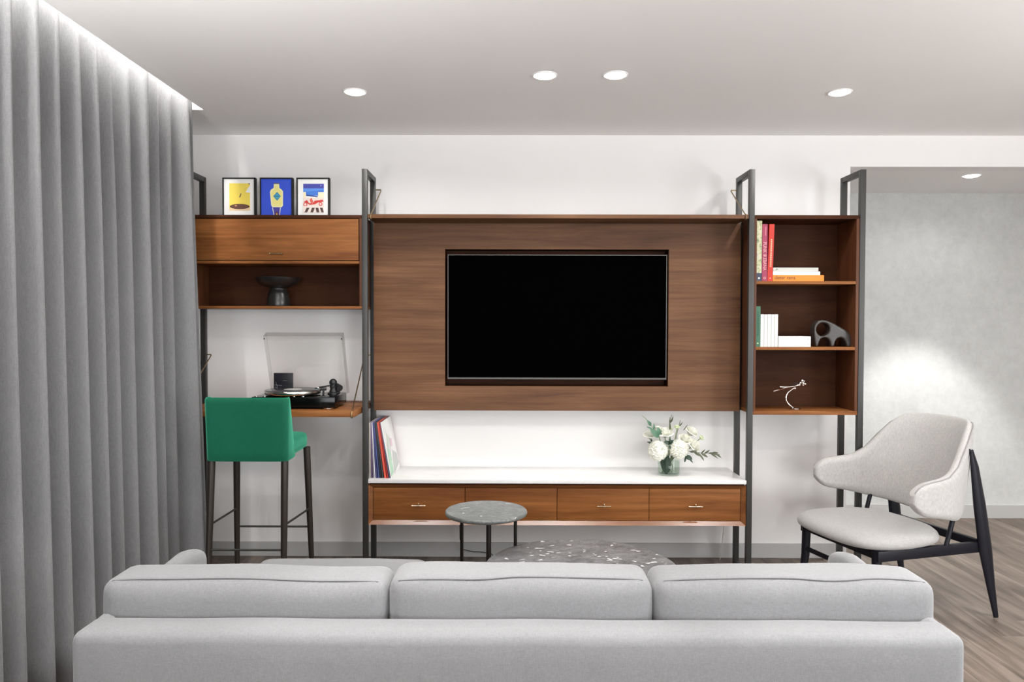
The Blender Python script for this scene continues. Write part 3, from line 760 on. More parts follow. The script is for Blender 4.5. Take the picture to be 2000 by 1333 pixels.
# ------------------------------------------------------------------ books
def book(name, x0, x1, y0, dep, z0, z1, spine, label, group, lean=0.0, pages=None, flat_lie=False, cat='book'):
    """upright book: spine faces the room at y0; lying book: long spine faces the room"""
    t = thing(name, label, cat, ((x0 + x1) / 2, y0 + dep / 2, z0), 0, group)
    b = NB(); c = 0.0016
    if not flat_lie:
        box(b, x0, x0 + c, y0 + 0.001, y0 + dep, z0, z1); box(b, x1 - c, x1, y0 + 0.001, y0 + dep, z0, z1)
        box(b, x0, x1, y0, y0 + 0.0012, z0, z1)
        pg = bx(x0 + c, x1 - c, y0 + 0.0013, y0 + dep - 0.004, z0 + 0.002, z1 - 0.003)
    else:
        box(b, x0, x1, y0 + 0.001, y0 + dep, z0, z0 + c); box(b, x0, x1, y0 + 0.001, y0 + dep, z1 - c, z1)
        box(b, x0, x1, y0, y0 + 0.0012, z0, z1)
        pg = bx(x0 + 0.003, x1 - 0.003, y0 + 0.0013, y0 + dep - 0.004, z0 + c, z1 - c)
    if lean:
        for m in (b, pg):
            for v in m.verts: v.co.x += lean * (v.co.z - z0) / (z1 - z0)
    obj('cover', b, spine, t, smooth=0); obj('pages', pg, pages or M['ivory'], t, smooth=0)
    return t
def floral():
    m, nt, b = new_mat('floral_spine')
    v = coords(nt, (60, 60, 45)); n = noise(nt, v, 1.0, 5, 0.7, 0.8)
    c = ramp(nt, n, [(0.30, (0.05, 0.07, 0.08)), (0.42, (0.22, 0.27, 0.14)), (0.50, (0.45, 0.44, 0.24)), (0.60, (0.50, 0.47, 0.38)), (0.72, (0.30, 0.18, 0.15))])
    nt.links.new(c, b.inputs['Base Color']); b.inputs['Roughness'].default_value = 0.5; return m
G1 = 'books on the top bookcase shelf'
z1s = 1.6718
t = book('book', 1.3400, 1.3690, 4.158, 0.225, z1s, 2.008, floral(), 'tall upright book with a green floral spine, first by the frame', G1)
obj('spine_band', bx(1.3403, 1.3687, 4.1574, 4.158, z1s + 0.0005, z1s + 0.045), flat((0.035, 0.045, 0.075)), t, smooth=0)
obj('emblem', disc_y(NB(), 1.3545, 4.1568, 4.1574, z1s + 0.016, 0.0055, 14), flat((0.7, 0.7, 0.7)), t)
PK = (0.28, 0.030, 0.075)
t = book('book', 1.3715, 1.4000, 4.158, 0.225, z1s, 1.989, flat(PK), 'upright dark pink book with large pale lettering down its spine', G1)
PT = flat((0.62, 0.34, 0.34))
text_obj('title', 'PUNK IKEBANA', 0.027, PT, t, (0, 0, -1), (1, 0, 0), (1.3765, 4.1574, 1.888), fit=0.158)
obj('author_line', bx(1.3875, 1.3915, 4.1572, 4.158, 1.925, 1.975), flat((0.55, 0.20, 0.24)), t, smooth=0)
b = NB(); ring = [(1.3855 + 0.0055 * math.cos(a * PI / 8), 4.1574, z1s + 0.017 + 0.0055 * math.sin(a * PI / 8)) for a in range(16)]
tube(b, ring, 0.0018, 6, closed=True); obj('emblem', b, PT, t)
t = book('book', 1.4015, 1.4300, 4.158, 0.225, z1s, 1.989, flat((0.46, 0.022, 0.010)), 'upright bright red book leaning against the pink one', G1, lean=0.0085)
b = NB(); zz = 1.905
rnd = random.Random(5)
while zz > 1.755:
    h = rnd.uniform(0.004, 0.010); cx = 1.4165 + 0.0085 * (zz - z1s) / 0.317
    box(b, cx - 0.0045, cx + 0.0035, 4.1573, 4.158, zz - h, zz); zz -= h + 0.0028
obj('title', b, flat((0.80, 0.40, 0.25)), t, smooth=0)
obj('emblem', disc_y(NB(), 1.4165, 4.1572, 4.158, z1s + 0.016, 0.004, 12), flat((0.80, 0.30, 0.15)), t)
t = book('book', 1.4318, 1.7165, 4.158, 0.215, z1s, 1.7058, flat((0.66, 0.20, 0.012)), 'thick orange book lying flat, lowest of the small pile', G1, flat_lie=True)
text_obj('title', 'dieter rams', 0.030, flat((0.09, 0.03, 0.01)), t, (1, 0, 0), (0, 0, 1), (1.442, 4.1574, 1.6815), fit=0.115)
t = book('book', 1.4330, 1.6960, 4.160, 0.205, 1.7059, 1.7262, flat((0.66, 0.65, 0.63)), 'white book lying flat in the middle of the small pile', G1, flat_lie=True, pages=M['white'])
t = book('book', 1.4345, 1.6860, 4.161, 0.20, 1.7269, 1.7475, flat((0.50, 0.50, 0.46)), 'pale grey book lying flat, topmost of the small pile', G1, flat_lie=True)
b = NB(); tube(b, [(1.449, 4.1605, 1.733), (1.454, 4.1605, 1.741), (1.461, 4.1605, 1.737)], 0.002, 6); obj('emblem', b, flat((0.15, 0.25, 0.20)), t)
G2 = 'books on the middle bookcase shelf'; z2s = 1.3041
t = book('book', 1.3400, 1.3650, 4.158, 0.21, z2s, 1.531, flat((0.033, 0.115, 0.066)), 'upright green book with dark spine lettering by the frame', G2)
b = NB(); zz = 1.500
while zz > 1.365:
    h = rnd.uniform(0.003, 0.009); box(b, 1.3475, 1.3555, 4.1573, 4.158, zz - h, zz); zz -= h + 0.003
obj('title', b, flat((0.012, 0.06, 0.035)), t, smooth=0)
obj('emblem', disc_y(NB(), 1.3515, 4.1572, 4.158, z2s + 0.02, 0.004, 10), flat((0.55, 0.60, 0.25)), t)
wx = [1.3665, 1.3865, 1.4065, 1.4265, 1.4455, 1.4650]
WL = ['white upright paperback touching the green book', 'second white upright paperback from the green book', 'middle one of the five white upright paperbacks',
      'fourth white upright paperback from the green book', 'last white upright paperback, beside the lying white books']
for k in range(5):
    t = book('book', wx[k], wx[k + 1] - 0.0016, 4.158, 0.14, z2s, 1.4865 - (0.0008 if k % 2 else 0), flat((0.60, 0.595, 0.57)), WL[k], G2, pages=M['ivory'])
    obj('emblem', disc_y(NB(), (wx[k] + wx[k + 1]) / 2, 4.1573, 4.158, z2s + 0.014, 0.003, 10), flat((0.45, 0.5, 0.5)), t)
for k, (a, c, l) in enumerate(((z2s, 1.3335, 'white paperback lying flat under another, beside the elephant'), (1.3336, 1.3630, 'white paperback lying flat on top, beside the elephant'))):
    t = book('book', 1.4665, 1.6470, 4.158, 0.125, a, c, flat((0.60, 0.595, 0.57)), l, G2, flat_lie=True, pages=M['ivory'])
    obj('emblem', disc_y(NB(), 1.633, 4.1573, 4.158, (a + c) / 2, 0.004, 10), flat((0.45, 0.45, 0.45)), t)

# ------------------------------------------------------------------ elephant sculpture
def elephant():
    k = 0.000318; X, Y, Z = 1.790, 4.235, 1.3041
    out = [(1078, 855), (1062, 760), (1046, 640), (1042, 540), (1062, 468), (1112, 412), (1190, 388), (1280, 402), (1400, 450), (1520, 518), (1620, 572), (1690, 640), (1716, 730), (1722, 855),
           (1634, 855), (1610, 775), (1566, 716), (1512, 698), (1458, 716), (1424, 775), (1404, 855), (1348, 855), (1336, 785), (1294, 716), (1232, 690), (1170, 716), (1136, 785), (1122, 855)]
    cu = bpy.data.curves.new('e', 'CURVE'); cu.dimensions = '2D'; cu.fill_mode = 'BOTH'
    def spl(pts):
        s = cu.splines.new('POLY'); s.points.add(len(pts) - 1); s.use_cyclic_u = True
        for p, q in zip(s.points, pts): p.co = (q[0], q[1], 0, 1)
    sh = 0.010
    spl([((x - 1380) * k, (855 - y) * k) for x, y in out])
    spl([((1205 - 1380 + 118 * math.cos(a * PI / 14)) * k, (855 - 556 + 114 * math.sin(a * PI / 14)) * k) for a in range(28)])
    cu.extrude = 0.034
    o = bpy.data.objects.new('e', cu); COL.objects.link(o)
    dg = bpy.context.evaluated_depsgraph_get(); me = bpy.data.meshes.new_from_object(o.evaluated_get(dg))
    bpy.data.objects.remove(o)
    me.transform(Matrix.Translation((X, Y, Z)) @ Matrix.Rotation(PI / 2, 4, 'X'))
    o = link_mesh('elephant_sculpture', me, M['elephant'], smooth=0, origin=(X, Y, Z))
    r = o.modifiers.new('r', 'REMESH'); r.mode = 'VOXEL'; r.voxel_size = 0.0035
    s = o.modifiers.new('s', 'SMOOTH'); s.factor = 0.7; s.iterations = 14
    bake(o)
    zs = min(v.co.z for v in o.data.vertices); 
    for v in o.data.vertices: v.co.z = (v.co.z - zs) * 1.03
    for p in o.data.polygons: p.use_smooth = True
    if not o.data.materials: o.data.materials.append(M['elephant'])
    tag(o, 'rounded dark brown elephant sculpture with a ring-shaped head', 'sculpture')
elephant()

# ------------------------------------------------------------------ silver sculpture
t = thing('silver_sculpture', 'small polished silver creature on a curved stem in the lowest compartment', 'sculpture', (1.585, 4.25, 0.9457))
k = 4.25 / 1450 / 15.68
def sp(u, v, dy=0): return (1.5265 + (u - 560) * k, 4.25 + dy, 0.9520 + (1130 - v) * k)
obj('base', lathe(NB(), [(0, 0), (0.030, 0), (0.031, 0.003), (0.028, 0.007), (0, 0.0085)], (1.595, 4.235, 0.9457), 28), M['chrome'], t)
b = NB(); tube(b, [(1.5835, 4.237, 0.953), sp(770, 1040), sp(700, 960), sp(662, 880), sp(660, 800), sp(690, 710), sp(740, 640), sp(812, 590)], [0.0045, 0.005, 0.0048, 0.0048, 0.0048, 0.0045, 0.004, 0.003], 10)
obj('stem', b, M['chrome'], t)
b = NB()
tube(b, [sp(812, 590), sp(880, 540), sp(930, 520)], [0.003, 0.005, 0.006], 8); ball(b, sp(930, 530), 0.0075, 10)
tube(b, [sp(440, 478, -0.012), sp(600, 490, -0.010), sp(780, 478, -0.008), sp(940, 465), sp(1060, 420)], [0.0042, 0.0032, 0.0022, 0.0035, 0.006], 8)
tube(b, [sp(305, 630, 0.014), sp(480, 580, 0.012), sp(660, 520, 0.008), sp(860, 480, 0.004), sp(1000, 450)], [0.004, 0.004, 0.0026, 0.0026, 0.004], 8)
obj('body', b, M['chrome'], t)
b = NB()
for u, v, r, dy in ((1060, 425, 0.0085, 0), (1140, 290, 0.0115, -0.004), (1210, 310, 0.0095, 0.010), (1110, 360, 0.010, 0.006), (1170, 370, 0.009, -0.008), (1245, 395, 0.0075, 0), (1180, 430, 0.006, 0)):
    ball(b, sp(u, v, dy), r, 10)
obj('head', b, M['chrome'], t)
b = NB()
for i in range(9):
    u = 800 + i * 28
    tube(b, [sp(u, 470 - i * 5), sp(u - 16, 440 - i * 6, -0.006), sp(u - 22, 395 - i * 9, 0)], 0.0011, 5)
obj('ribs', b, M['gunmetal'], t)

# ------------------------------------------------------------------ record sleeves leaning on the console
cols = [((0.55, 0.50, 0.44), 'beige spined record sleeve pressed against the steel post'), ((0.13, 0.08, 0.16), 'plum purple record sleeve, second from the post'),
        ((0.30, 0.28, 0.36), 'lilac grey record sleeve between plum and white ones'), ((0.82, 0.81, 0.82), 'white record sleeve between lilac and navy ones'),
        ((0.05, 0.05, 0.16), 'navy record sleeve right after the white one'), ((0.07, 0.09, 0.24), 'dark blue record sleeve between navy and black ones'),
        ((0.02, 0.02, 0.025), 'black record sleeve in front of the charcoal one'), ((0.05, 0.045, 0.05), 'charcoal record sleeve just before the red ones'),
        ((0.68, 0.09, 0.05), 'bright red record sleeve in the leaning row'), ((0.30, 0.02, 0.02), 'dark red record sleeve behind the bright red one'),
        ((0.10, 0.12, 0.18), 'slate blue record sleeve just behind the outermost white one')]
ZM = 0.5541
def sleeve(i, xb, xt, th, mat, label, face=None, h=0.315):
    y0, y1 = 4.178 + 0.002 * (i % 3), 4.178 + 0.002 * (i % 3) + 0.312
    t = thing('record_sleeve', label, 'record sleeve', ((xb + xt) / 2, 4.335, ZM), 0, 'record sleeves leaning at the left end of the console')
    def sh(bm):
        for v in bm.verts: v.co.x += (xt - xb) * (v.co.z - ZM) / h
        return bm
    e = 0.0006
    obj('sleeve', sh(bx(xb, xb + th, y0, y1, ZM, ZM + h, bev=0.0006, seg=1)), mat, t, smooth=0)
    if face:
        b = NB(); mats = []
        for c, pts in face:
            mm = flat(c)
            if mm not in mats: mats.append(mm)
            lay = 0.0003 * (1 + len(b.faces))
            f = b.faces.new([b.verts.new((xb + th + lay, y0 + (y1 - y0) * u, ZM + h * v)) for u, v in pts]); f.material_index = mats.index(mm)
        obj('cover_art', sh(b), mats, t, smooth=0)
ths = [0.0065, 0.006, 0.005, 0.0035, 0.0075, 0.008, 0.008, 0.008, 0.012, 0.007, 0.005]
xb = -0.8285; xt = -0.8290
for i, (c, l) in enumerate(cols):
    sleeve(i, xb, xt, ths[i], flat(c, 0.4), l)
    xb += ths[i] + 0.0040; xt += ths[i] - 0.0012
sleeve(11, xb, xt, 0.004, flat((0.78, 0.77, 0.75), 0.45), 'outermost white record sleeve with a faint green and grey picture', [
    ((0.62, 0.60, 0.60), [(0.10, 0.55), (0.35, 0.35), (0.6, 0.6), (0.3, 0.75)]), ((0.40, 0.60, 0.45), [(0.02, 0.02), (0.30, 0.05), (0.35, 0.40), (0.12, 0.55)]),
    ((0.50, 0.52, 0.50), [(0.35, 0.02), (0.98, 0.10), (0.9, 0.30), (0.55, 0.42)]), ((0.70, 0.52, 0.58), [(0.45, 0.50), (0.62, 0.48), (0.66, 0.62), (0.5, 0.64)]),
    ((0.62, 0.72, 0.55), [(0.2, 0.6), (0.28, 0.5), (0.34, 0.68), (0.26, 0.78)])])

# ------------------------------------------------------------------ vase and flowers
VX, VY, VZ = 0.892, 4.315, 0.5539
t = thing('glass_vase', 'round clear glass vase of water and stems on the marble top', 'vase', (VX, VY, VZ))
obj('wall', lathe(NB(), [(0, 0.0), (0.060, 0.0), (0.064, 0.003), (0.0645, 0.105), (0.063, 0.107), (0.0612, 0.105), (0.0605, 0.009), (0, 0.008)], (VX, VY, VZ), 40), M['glass'], t)
obj('water', lathe(NB(), [(0, 0.0085), (0.0598, 0.0095), (0.0600, 0.078), (0, 0.078)], (VX, VY, VZ), 32), M['water'], t)
GF = 'flowers and foliage in the glass vase'
def leaf_mesh(b, base, tip, width, up=(0, 0, 1), bend=0.15, n=6):
    base, tip = Vector(base), Vector(tip); d = tip - base; L = d.length; d.normalize()
    side = d.cross(Vector(up)); side = side.normalized() if side.length > 1e-4 else Vector((1, 0, 0))
    nrm = side.cross(d)
    rows = []
    for i in range(n + 1):
        u = i / n; w = width * math.sin(PI * min(1, u * 0.92 + 0.06)) ** 0.8 * (1 - 0.25 * u)
        if i == n: w = 0.0004
        c = base + d * L * u + nrm * (bend * L * math.sin(PI * u))
        rows.append([b.verts.new(c - side * w + nrm * w * 0.25), b.verts.new(c), b.verts.new(c + side * w + nrm * w * 0.25)])
    for A, B in zip(rows, rows[1:]):
        for k in range(2): b.faces.new((A[k], A[k + 1], B[k + 1], B[k]))
    return b
def stem_pts(c, seed):
    r = random.Random(seed); fx, fy = VX + r.uniform(-0.035, 0.035), VY + r.uniform(-0.035, 0.035)
    nx, ny = VX + (c[0] - VX) * 0.28, VY + (c[1] - VY) * 0.28
    nx = max(VX - 0.04, min(VX + 0.04, nx))
    return [(2 * VX - nx, 2 * VY - ny, VZ + 0.012), ((VX + fx) / 2, (VY + fy) / 2, VZ + 0.06), (nx, ny, VZ + 0.112), (c[0] * 0.6 + nx * 0.4, c[1] * 0.6 + ny * 0.4, (c[2] + VZ + 0.112) / 2), c]
def mum(c, r, label, seed):
    t = thing('chrysanthemum', label, 'flower', (c[0], c[1], c[2]), 0, GF)
    b = NB(); rn = random.Random(seed)
    n = 420; ga = PI * (3 - math.sqrt(5))
    ball(b, c, r * 0.90, 14)
    for i in range(n):
        z = 1 - 2 * (i + 0.5) / n; a = i * ga; rr = math.sqrt(1 - z * z)
        d = Vector((rr * math.cos(a), rr * math.sin(a), z)); d = (d + Vector([rn.uniform(-.1, .1) for _ in range(3)])).normalized()
        tan = d.cross(Vector((0.1, 0.2, 1))).normalized(); bi = d.cross(tan)
        Lr = r * rn.uniform(0.93, 1.06); w = r * 0.11
        curl = (Vector((0, 0, 1)) * 0.25 if z > 0 else Vector((0, 0, -1)) * 0.1)
        p0 = Vector(c) + d * r * 0.80; p1 = Vector(c) + d * r * 0.93; p2 = Vector(c) + (d + curl * 0.35).normalized() * Lr
        q = [b.verts.new(p0 - tan * w * 0.6), b.verts.new(p0 + tan * w * 0.6), b.verts.new(p1 + tan * w + d * r * 0.03), b.verts.new(p1 - tan * w + d * r * 0.03),
             b.verts.new(p2 + tan * w * 0.55), b.verts.new(p2 - tan * w * 0.55), b.verts.new(p1 - d * r * 0.03), b.verts.new(p2 - d * r * 0.05)]
        b.faces.new((q[0], q[6], q[3])); b.faces.new((q[0], q[1], q[6])); b.faces.new((q[1], q[2], q[6]))
        b.faces.new((q[3], q[6], q[7], q[5])); b.faces.new((q[6], q[2], q[4], q[7]))
    me = bpy.data.meshes.new('petals'); b.to_mesh(me); b.free()
    link_mesh('petals', me, M['petal'], t, smooth=60)
    obj('stem', tube(NB(), stem_pts((c[0], c[1], c[2] - r * 0.5), seed), 0.0038, 8), M['stem'], t)
def bloom(c, r, label, seed, mat='petal', tilt=(0, -0.3, 1), rows=4):
    t = thing('lisianthus', label, 'flower', (c[0], c[1], c[2]), 0, GF)
    b = NB(); ax = Vector(tilt).normalized(); u = ax.cross(Vector((1, 0, 0))).normalized(); v = ax.cross(u)
    rn = random.Random(seed)
    for k in range(rows):
        op = 0.25 + 0.75 * k / max(1, rows - 1); m = 4 + k
        for j in range(m):
            a = 2 * PI * (j + 0.5 * (k % 2)) / m + rn.uniform(-.2, .2)
            R = u * math.cos(a) + v * math.sin(a); T = ax.cross(R)
            rows_ = []
            for s in range(5):
                q = s / 4; ang = op * q * 1.5
                pos = Vector(c) - ax * r * 0.5 + ax * (r * 1.25 * q * math.cos(ang * 0.75)) + R * (r * (0.1 + op * 0.95 * math.sin(PI / 2 * q)))
                w = r * (0.12 + 0.55 * math.sin(PI * (0.12 + 0.6 * q))) * (0.7 + 0.3 * op)
                rows_.append([b.verts.new(pos - T * w + R * (-0.10 * r) + ax * rn.uniform(-.03, .03) * r), b.verts.new(pos), b.verts.new(pos + T * w + R * (-0.10 * r) + ax * rn.uniform(-.03, .03) * r)])
            for A, B in zip(rows_, rows_[1:]):
                for q in range(2): b.faces.new((A[q], A[q + 1], B[q + 1], B[q]))
    obj('petals', b, M[mat], t, smooth=60)
    obj('stem', tube(NB(), stem_pts(tuple(Vector(c) - ax * r * 0.45), seed), 0.0024, 6), M['stem'], t)
def sprig(name, pts, leaves, mat, label, seed, r=0.0016, cat='foliage'):
    t = thing(name, label, cat, pts[0], 0, GF)
    obj('stem', tube(NB(), stem_pts(pts[0], seed)[:4] + [tuple(p) for p in pts], r, 6), M['stem'] if mat != 'leaf_olive' else M['leaf_olive'], t)
    for base, tip, w, up in leaves:
        obj('leaf', leaf_mesh(NB(), base, tip, w, up), M[mat], t, smooth=60)
def F(px, py, y=4.30):  # photograph measurements of the bouquet, turned into metres around the vase
    return (VX + (px - 1306.5) * y / 1450, y, VZ + 0.004 + (930 - py) * y / 1450 * 0.99)
mum(F(1281, 881, 4.262), 0.060, 'big cream ball chrysanthemum on the left front of the vase', 11)
mum(F(1322, 878, 4.262), 0.058, 'big cream ball chrysanthemum on the right front of the vase', 12)
bloom(F(1300, 851, 4.33), 0.046, 'open white bloom above and between the two ball chrysanthemums', 21)
bloom(F(1287, 846, 4.345), 0.034, 'white bloom standing behind the eucalyptus leaves', 29)
bloom(F(1270, 856, 4.35), 0.036, 'pale white bloom behind the left ball chrysanthemum', 22)
bloom(F(1336, 860, 4.29), 0.038, 'white ruffled bloom just above the right ball chrysanthemum', 23, tilt=(0.2, -0.6, 0.8))
bloom(F(1353, 872, 4.29), 0.044, 'white ruffled bloom low on the right side of the bouquet', 24, tilt=(0.6, -0.5, 0.6))
bloom(F(1351, 848, 4.33), 0.040, 'white bloom standing high on the right of the bouquet', 25, tilt=(0.5, -0.3, 0.8))
bloom(F(1323, 839, 4.33), 0.020, 'half closed greenish bud at the top of the bouquet', 26, 'petal_green', (0, -0.1, 1), 3)
bloom(F(1310, 846, 4.36), 0.022, 'small green tinged bloom at the back of the bouquet', 28, 'petal_green', (-0.2, -0.2, 1), 3)
bloom(F(1368, 857, 4.29), 0.019, 'greenish yellow bud at the right edge of the bouquet', 27, 'petal_green', (0.7, -0.2, 0.5), 3)
up = (0, -1, 0.2)
sprig('eucalyptus_sprig', [F(1286, 858), F(1276, 842), F(1268, 830), F(1260, 820), F(1253, 814)], [
    (F(1285, 857), F(1268, 839), 0.020, up), (F(1287, 852), F(1283, 836), 0.014, up), (F(1270, 834), F(1261, 822, 4.29), 0.011, up), (F(1276, 842), F(1275, 829), 0.006, up),
    (F(1272, 840), F(1261, 836), 0.006, up)], 'leaf_euc', 'grey green eucalyptus sprig reaching up to the left', 31)
sprig('olive_sprig', [F(1338, 882, 4.27), F(1354, 883, 4.26), F(1370, 886, 4.26), F(1386, 884, 4.26), F(1402, 889, 4.26)], [
    (F(1344, 883, 4.26), F(1358, 880, 4.25), 0.008, up), (F(1352, 884, 4.26), F(1364, 891, 4.25), 0.008, up), (F(1360, 885, 4.26), F(1371, 900, 4.25), 0.006, up),
    (F(1366, 886, 4.26), F(1378, 893, 4.25), 0.008, up), (F(1372, 886, 4.26), F(1382, 878, 4.25), 0.006, up), (F(1366, 885, 4.26), F(1373, 877, 4.25), 0.005, up),
    (F(1380, 885, 4.26), F(1402, 888, 4.25), 0.007, up), (F(1384, 886, 4.26), F(1398, 895, 4.25), 0.005, up), (F(1394, 887, 4.26), F(1405, 894, 4.25), 0.005, up),
    (F(1388, 884, 4.26), F(1399, 884, 4.25), 0.006, up)], 'leaf_olive', 'olive sprig reaching out low to the right of the vase', 32)
sprig('leafy_sprig', [F(1302, 868, 4.28), F(1300, 864, 4.265), F(1297, 860, 4.26)], [
    (F(1305, 866, 4.255), F(1291, 862, 4.245), 0.013, up), (F(1302, 866, 4.255), F(1311, 858, 4.245), 0.011, up), (F(1303, 870, 4.255), F(1306, 877, 4.245), 0.010, up),
    (F(1306, 868, 4.255), F(1303, 855, 4.245), 0.008, up)], 'leaf', 'dark green leaves between the two ball chrysanthemums', 33)
sprig('leafy_sprig', [F(1330, 893, 4.27), F(1336, 893, 4.26)], [
    (F(1334, 891, 4.255), F(1348, 897, 4.25), 0.016, up), (F(1334, 894, 4.255), F(1333, 903, 4.25), 0.007, up), (F(1342, 896, 4.255), F(1349, 904, 4.25), 0.005, up)],
    'leaf', 'dark green leaves under the right ball chrysanthemum', 34)
sprig('leafy_sprig', [F(1270, 868, 4.30), F(1268, 866, 4.29)], [
    (F(1270, 867, 4.28), F(1260, 864, 4.27), 0.007, up), (F(1270, 864, 4.28), F(1268, 857, 4.27), 0.006, up)], 'leaf', 'small dark leaves at the left edge of the bouquet', 35)
sprig('bud_sprig', [F(1311, 848, 4.33), F(1309, 838, 4.33), F(1308, 826, 4.33), F(1313, 814, 4.33)], [
    (F(1309, 845, 4.33), F(1307, 825, 4.32), 0.006, up), (F(1310, 830, 4.33), F(1315, 816, 4.32), 0.006, up), (F(1309, 832, 4.33), F(1308, 818, 4.32), 0.004, up)],
    'leaf_olive', 'thin budded sprig standing highest in the bouquet', 36)
sprig('bud_sprig', [F(1326, 842, 4.34), F(1329, 832, 4.34), F(1330, 826, 4.34)], [
    (F(1328, 838, 4.34), F(1334, 828, 4.33), 0.004, up), (F(1336, 846, 4.34), F(1344, 833, 4.33), 0.003, up)], 'leaf_olive', 'thin green sprig rising beside the half closed bud', 37)
t = thing('broad_leaf', 'large dark leaf pressed inside the left of the glass vase', 'foliage', (VX - 0.03, VY - 0.03, VZ + 0.02), 0, GF)
b = NB(); rows = []
for i in range(9):
    u = i / 8; z = VZ + 0.012 + 0.108 * u; h = 0.62 * math.sin(PI * (0.04 + 0.72 * u)) ** 0.9
    cen = -2.02 - 0.25 * u
    rows.append([b.verts.new((VX + 0.0585 * math.cos(cen + h * s) * (1 + 0.10 * max(0, u - 0.7)), VY + 0.0585 * math.sin(cen + h * s), z + 0.012 * (1 - abs(s)) * u)) for s in (-1, -0.6, -0.2, 0.2, 0.6, 1)])
for A, B in zip(rows, rows[1:]):
    for q in range(5): b.faces.new((A[q], A[q + 1], B[q + 1], B[q]))
obj('leaf_blade', b, M['leaf'], t, smooth=60)

# ------------------------------------------------------------------ bar stool
t = thing('bar_stool', 'green velvet bar stool with low back and dark legs at the desk shelf', 'stool', (-1.315, 3.80, 0))
SXL, SXR = -1.520, -1.118
obj('seat', softbox(NB(), SXL + 0.012, SXR - 0.002, 3.655, 3.985, 0.762, 0.846, 0.026, (0.0, 0.0, 0.010), (6, 5, 3)), M['velvet'], t, smooth=180)
# wrap-around back: a bent sheet with two short side wings
b = NB()
prof = []
zb = [0.752, 0.757, 0.80, 0.86, 0.92, 0.98, 1.03, 1.055, 1.067]
for z in zb:
    g = (z - 0.752) / (1.067 - 0.752)
    wing = 0.145 - 0.095 * g
    y0 = 3.612 - 0.012 * g; xl = SXL - 0.006 * g; xr = SXR + 0.006 * g; R = 0.028
    if z > 1.06: y0 += 0.008; xl += 0.006; xr -= 0.006
    if z < 0.755: y0 += 0.004; xl += 0.003; xr -= 0.003
    pts = [(xl + 0.004, y0 + wing), (xl, y0 + wing * 0.6), (xl, y0 + R)]
    pts += [(xl + R - R * math.cos(a), y0 + R - R * math.sin(a)) for a in (PI / 8, PI / 4, 3 * PI / 8)]
    pts += [(xl + R + (xr - xl - 2 * R) * k / 8, y0 + (-0.004 if 0 < k < 8 else 0)) for k in range(9)]
    pts += [(xr - R + R * math.sin(a), y0 + R - R * math.cos(a)) for a in (PI / 8, PI / 4, 3 * PI / 8)]
    pts += [(xr, y0 + R), (xr, y0 + wing * 0.6), (xr - 0.004, y0 + wing)]
    prof.append([b.verts.new((x, y, z)) for x, y in pts])
for A, B in zip(prof, prof[1:]):
    for q in range(len(A) - 1): b.faces.new((A[q], A[q + 1], B[q + 1], B[q]))
o = obj('backrest', b, M['velvet'], t, smooth=180)
s = o.modifiers.new('s', 'SOLIDIFY'); s.thickness = 0.046; s.offset = -1.0
sb = o.modifiers.new('b', 'BEVEL'); sb.width = 0.014; sb.segments = 4; sb.limit_method = 'ANGLE'; sb.angle_limit = math.radians(50)
bake(o)
for p in o.data.polygons: p.use_smooth = True
nl = [(-1.502, 3.645, -1.512, 3.598), (-1.141, 3.645, -1.137, 3.598), (-1.492, 3.945, -1.508, 3.985), (-1.117, 3.945, -1.098, 3.985)]
for (xa, ya, xb_, yb_) in nl:
    obj('leg', tube(NB(), [(xa, ya, 0.770), (xa + (xb_ - xa) * 0.4, ya + (yb_ - ya) * 0.4, 0.45), (xb_, yb_, 0.0)], [0.0185, 0.0165, 0.012], 14), M['stool_leg'], t)
def lerp(l, z): xa, ya, xb_, yb_ = nl[l]; f = (0.77 - z) / 0.77; return (xa + (xb_ - xa) * f, ya + (yb_ - ya) * f, z)
for a, c, z in ((0, 2, 0.435), (1, 3, 0.435), (0, 1, 0.315), (2, 3, 0.335)):
    obj('footrest_bar', tube(NB(), [lerp(a, z), lerp(c, z)], 0.0055, 10), M['bronze'], t)

# ------------------------------------------------------------------ tables
t = thing('coffee_table', 'large low round table with a dark grey white-flecked stone top', 'coffee table', (0.29, 3.25, 0))
obj('table_top', lathe(NB(), [(0, 0.335), (0.418, 0.335), (0.428, 0.340), (0.431, 0.3475), (0.428, 0.356), (0.421, 0.36), (0, 0.36)], (0.29, 3.25, 0), 80), M['terrazzo'], t)
for a in (45, 135, 225, 315):
    px_, py_ = 0.29 + 0.30 * math.cos(math.radians(a)), 3.25 + 0.30 * math.sin(math.radians(a))
    obj('leg', tube(NB(), [(px_, py_, 0), (px_, py_, 0.335)], 0.011, 12), M['black_metal'], t)
t = thing('side_table', 'small round side table with a grey green stone top on thin dark legs', 'side table', (-0.144, 3.603, 0))
obj('table_top', lathe(NB(), [(0, 0.498), (0.188, 0.498), (0.197, 0.502), (0.2005, 0.509), (0.199, 0.516), (0.195, 0.52), (0, 0.52)], (-0.144, 3.603, 0), 72), M['grey_marble'], t)
for dx, dy in ((-0.131, 0), (0.131, 0), (0.002, -0.131), (0.0, 0.131)):
    obj('leg', tube(NB(), [(-0.132 + dx, 3.603 + dy, 0), (-0.132 + dx, 3.603 + dy, 0.498)], 0.0085, 12), M['black_metal'], t)
obj('support_ring', tube(NB(), [(-0.132 + 0.131 * math.cos(a * PI / 16), 3.603 + 0.131 * math.sin(a * PI / 16), 0.492) for a in range(32)], 0.0055, 8, closed=True), M['black_metal'], t)

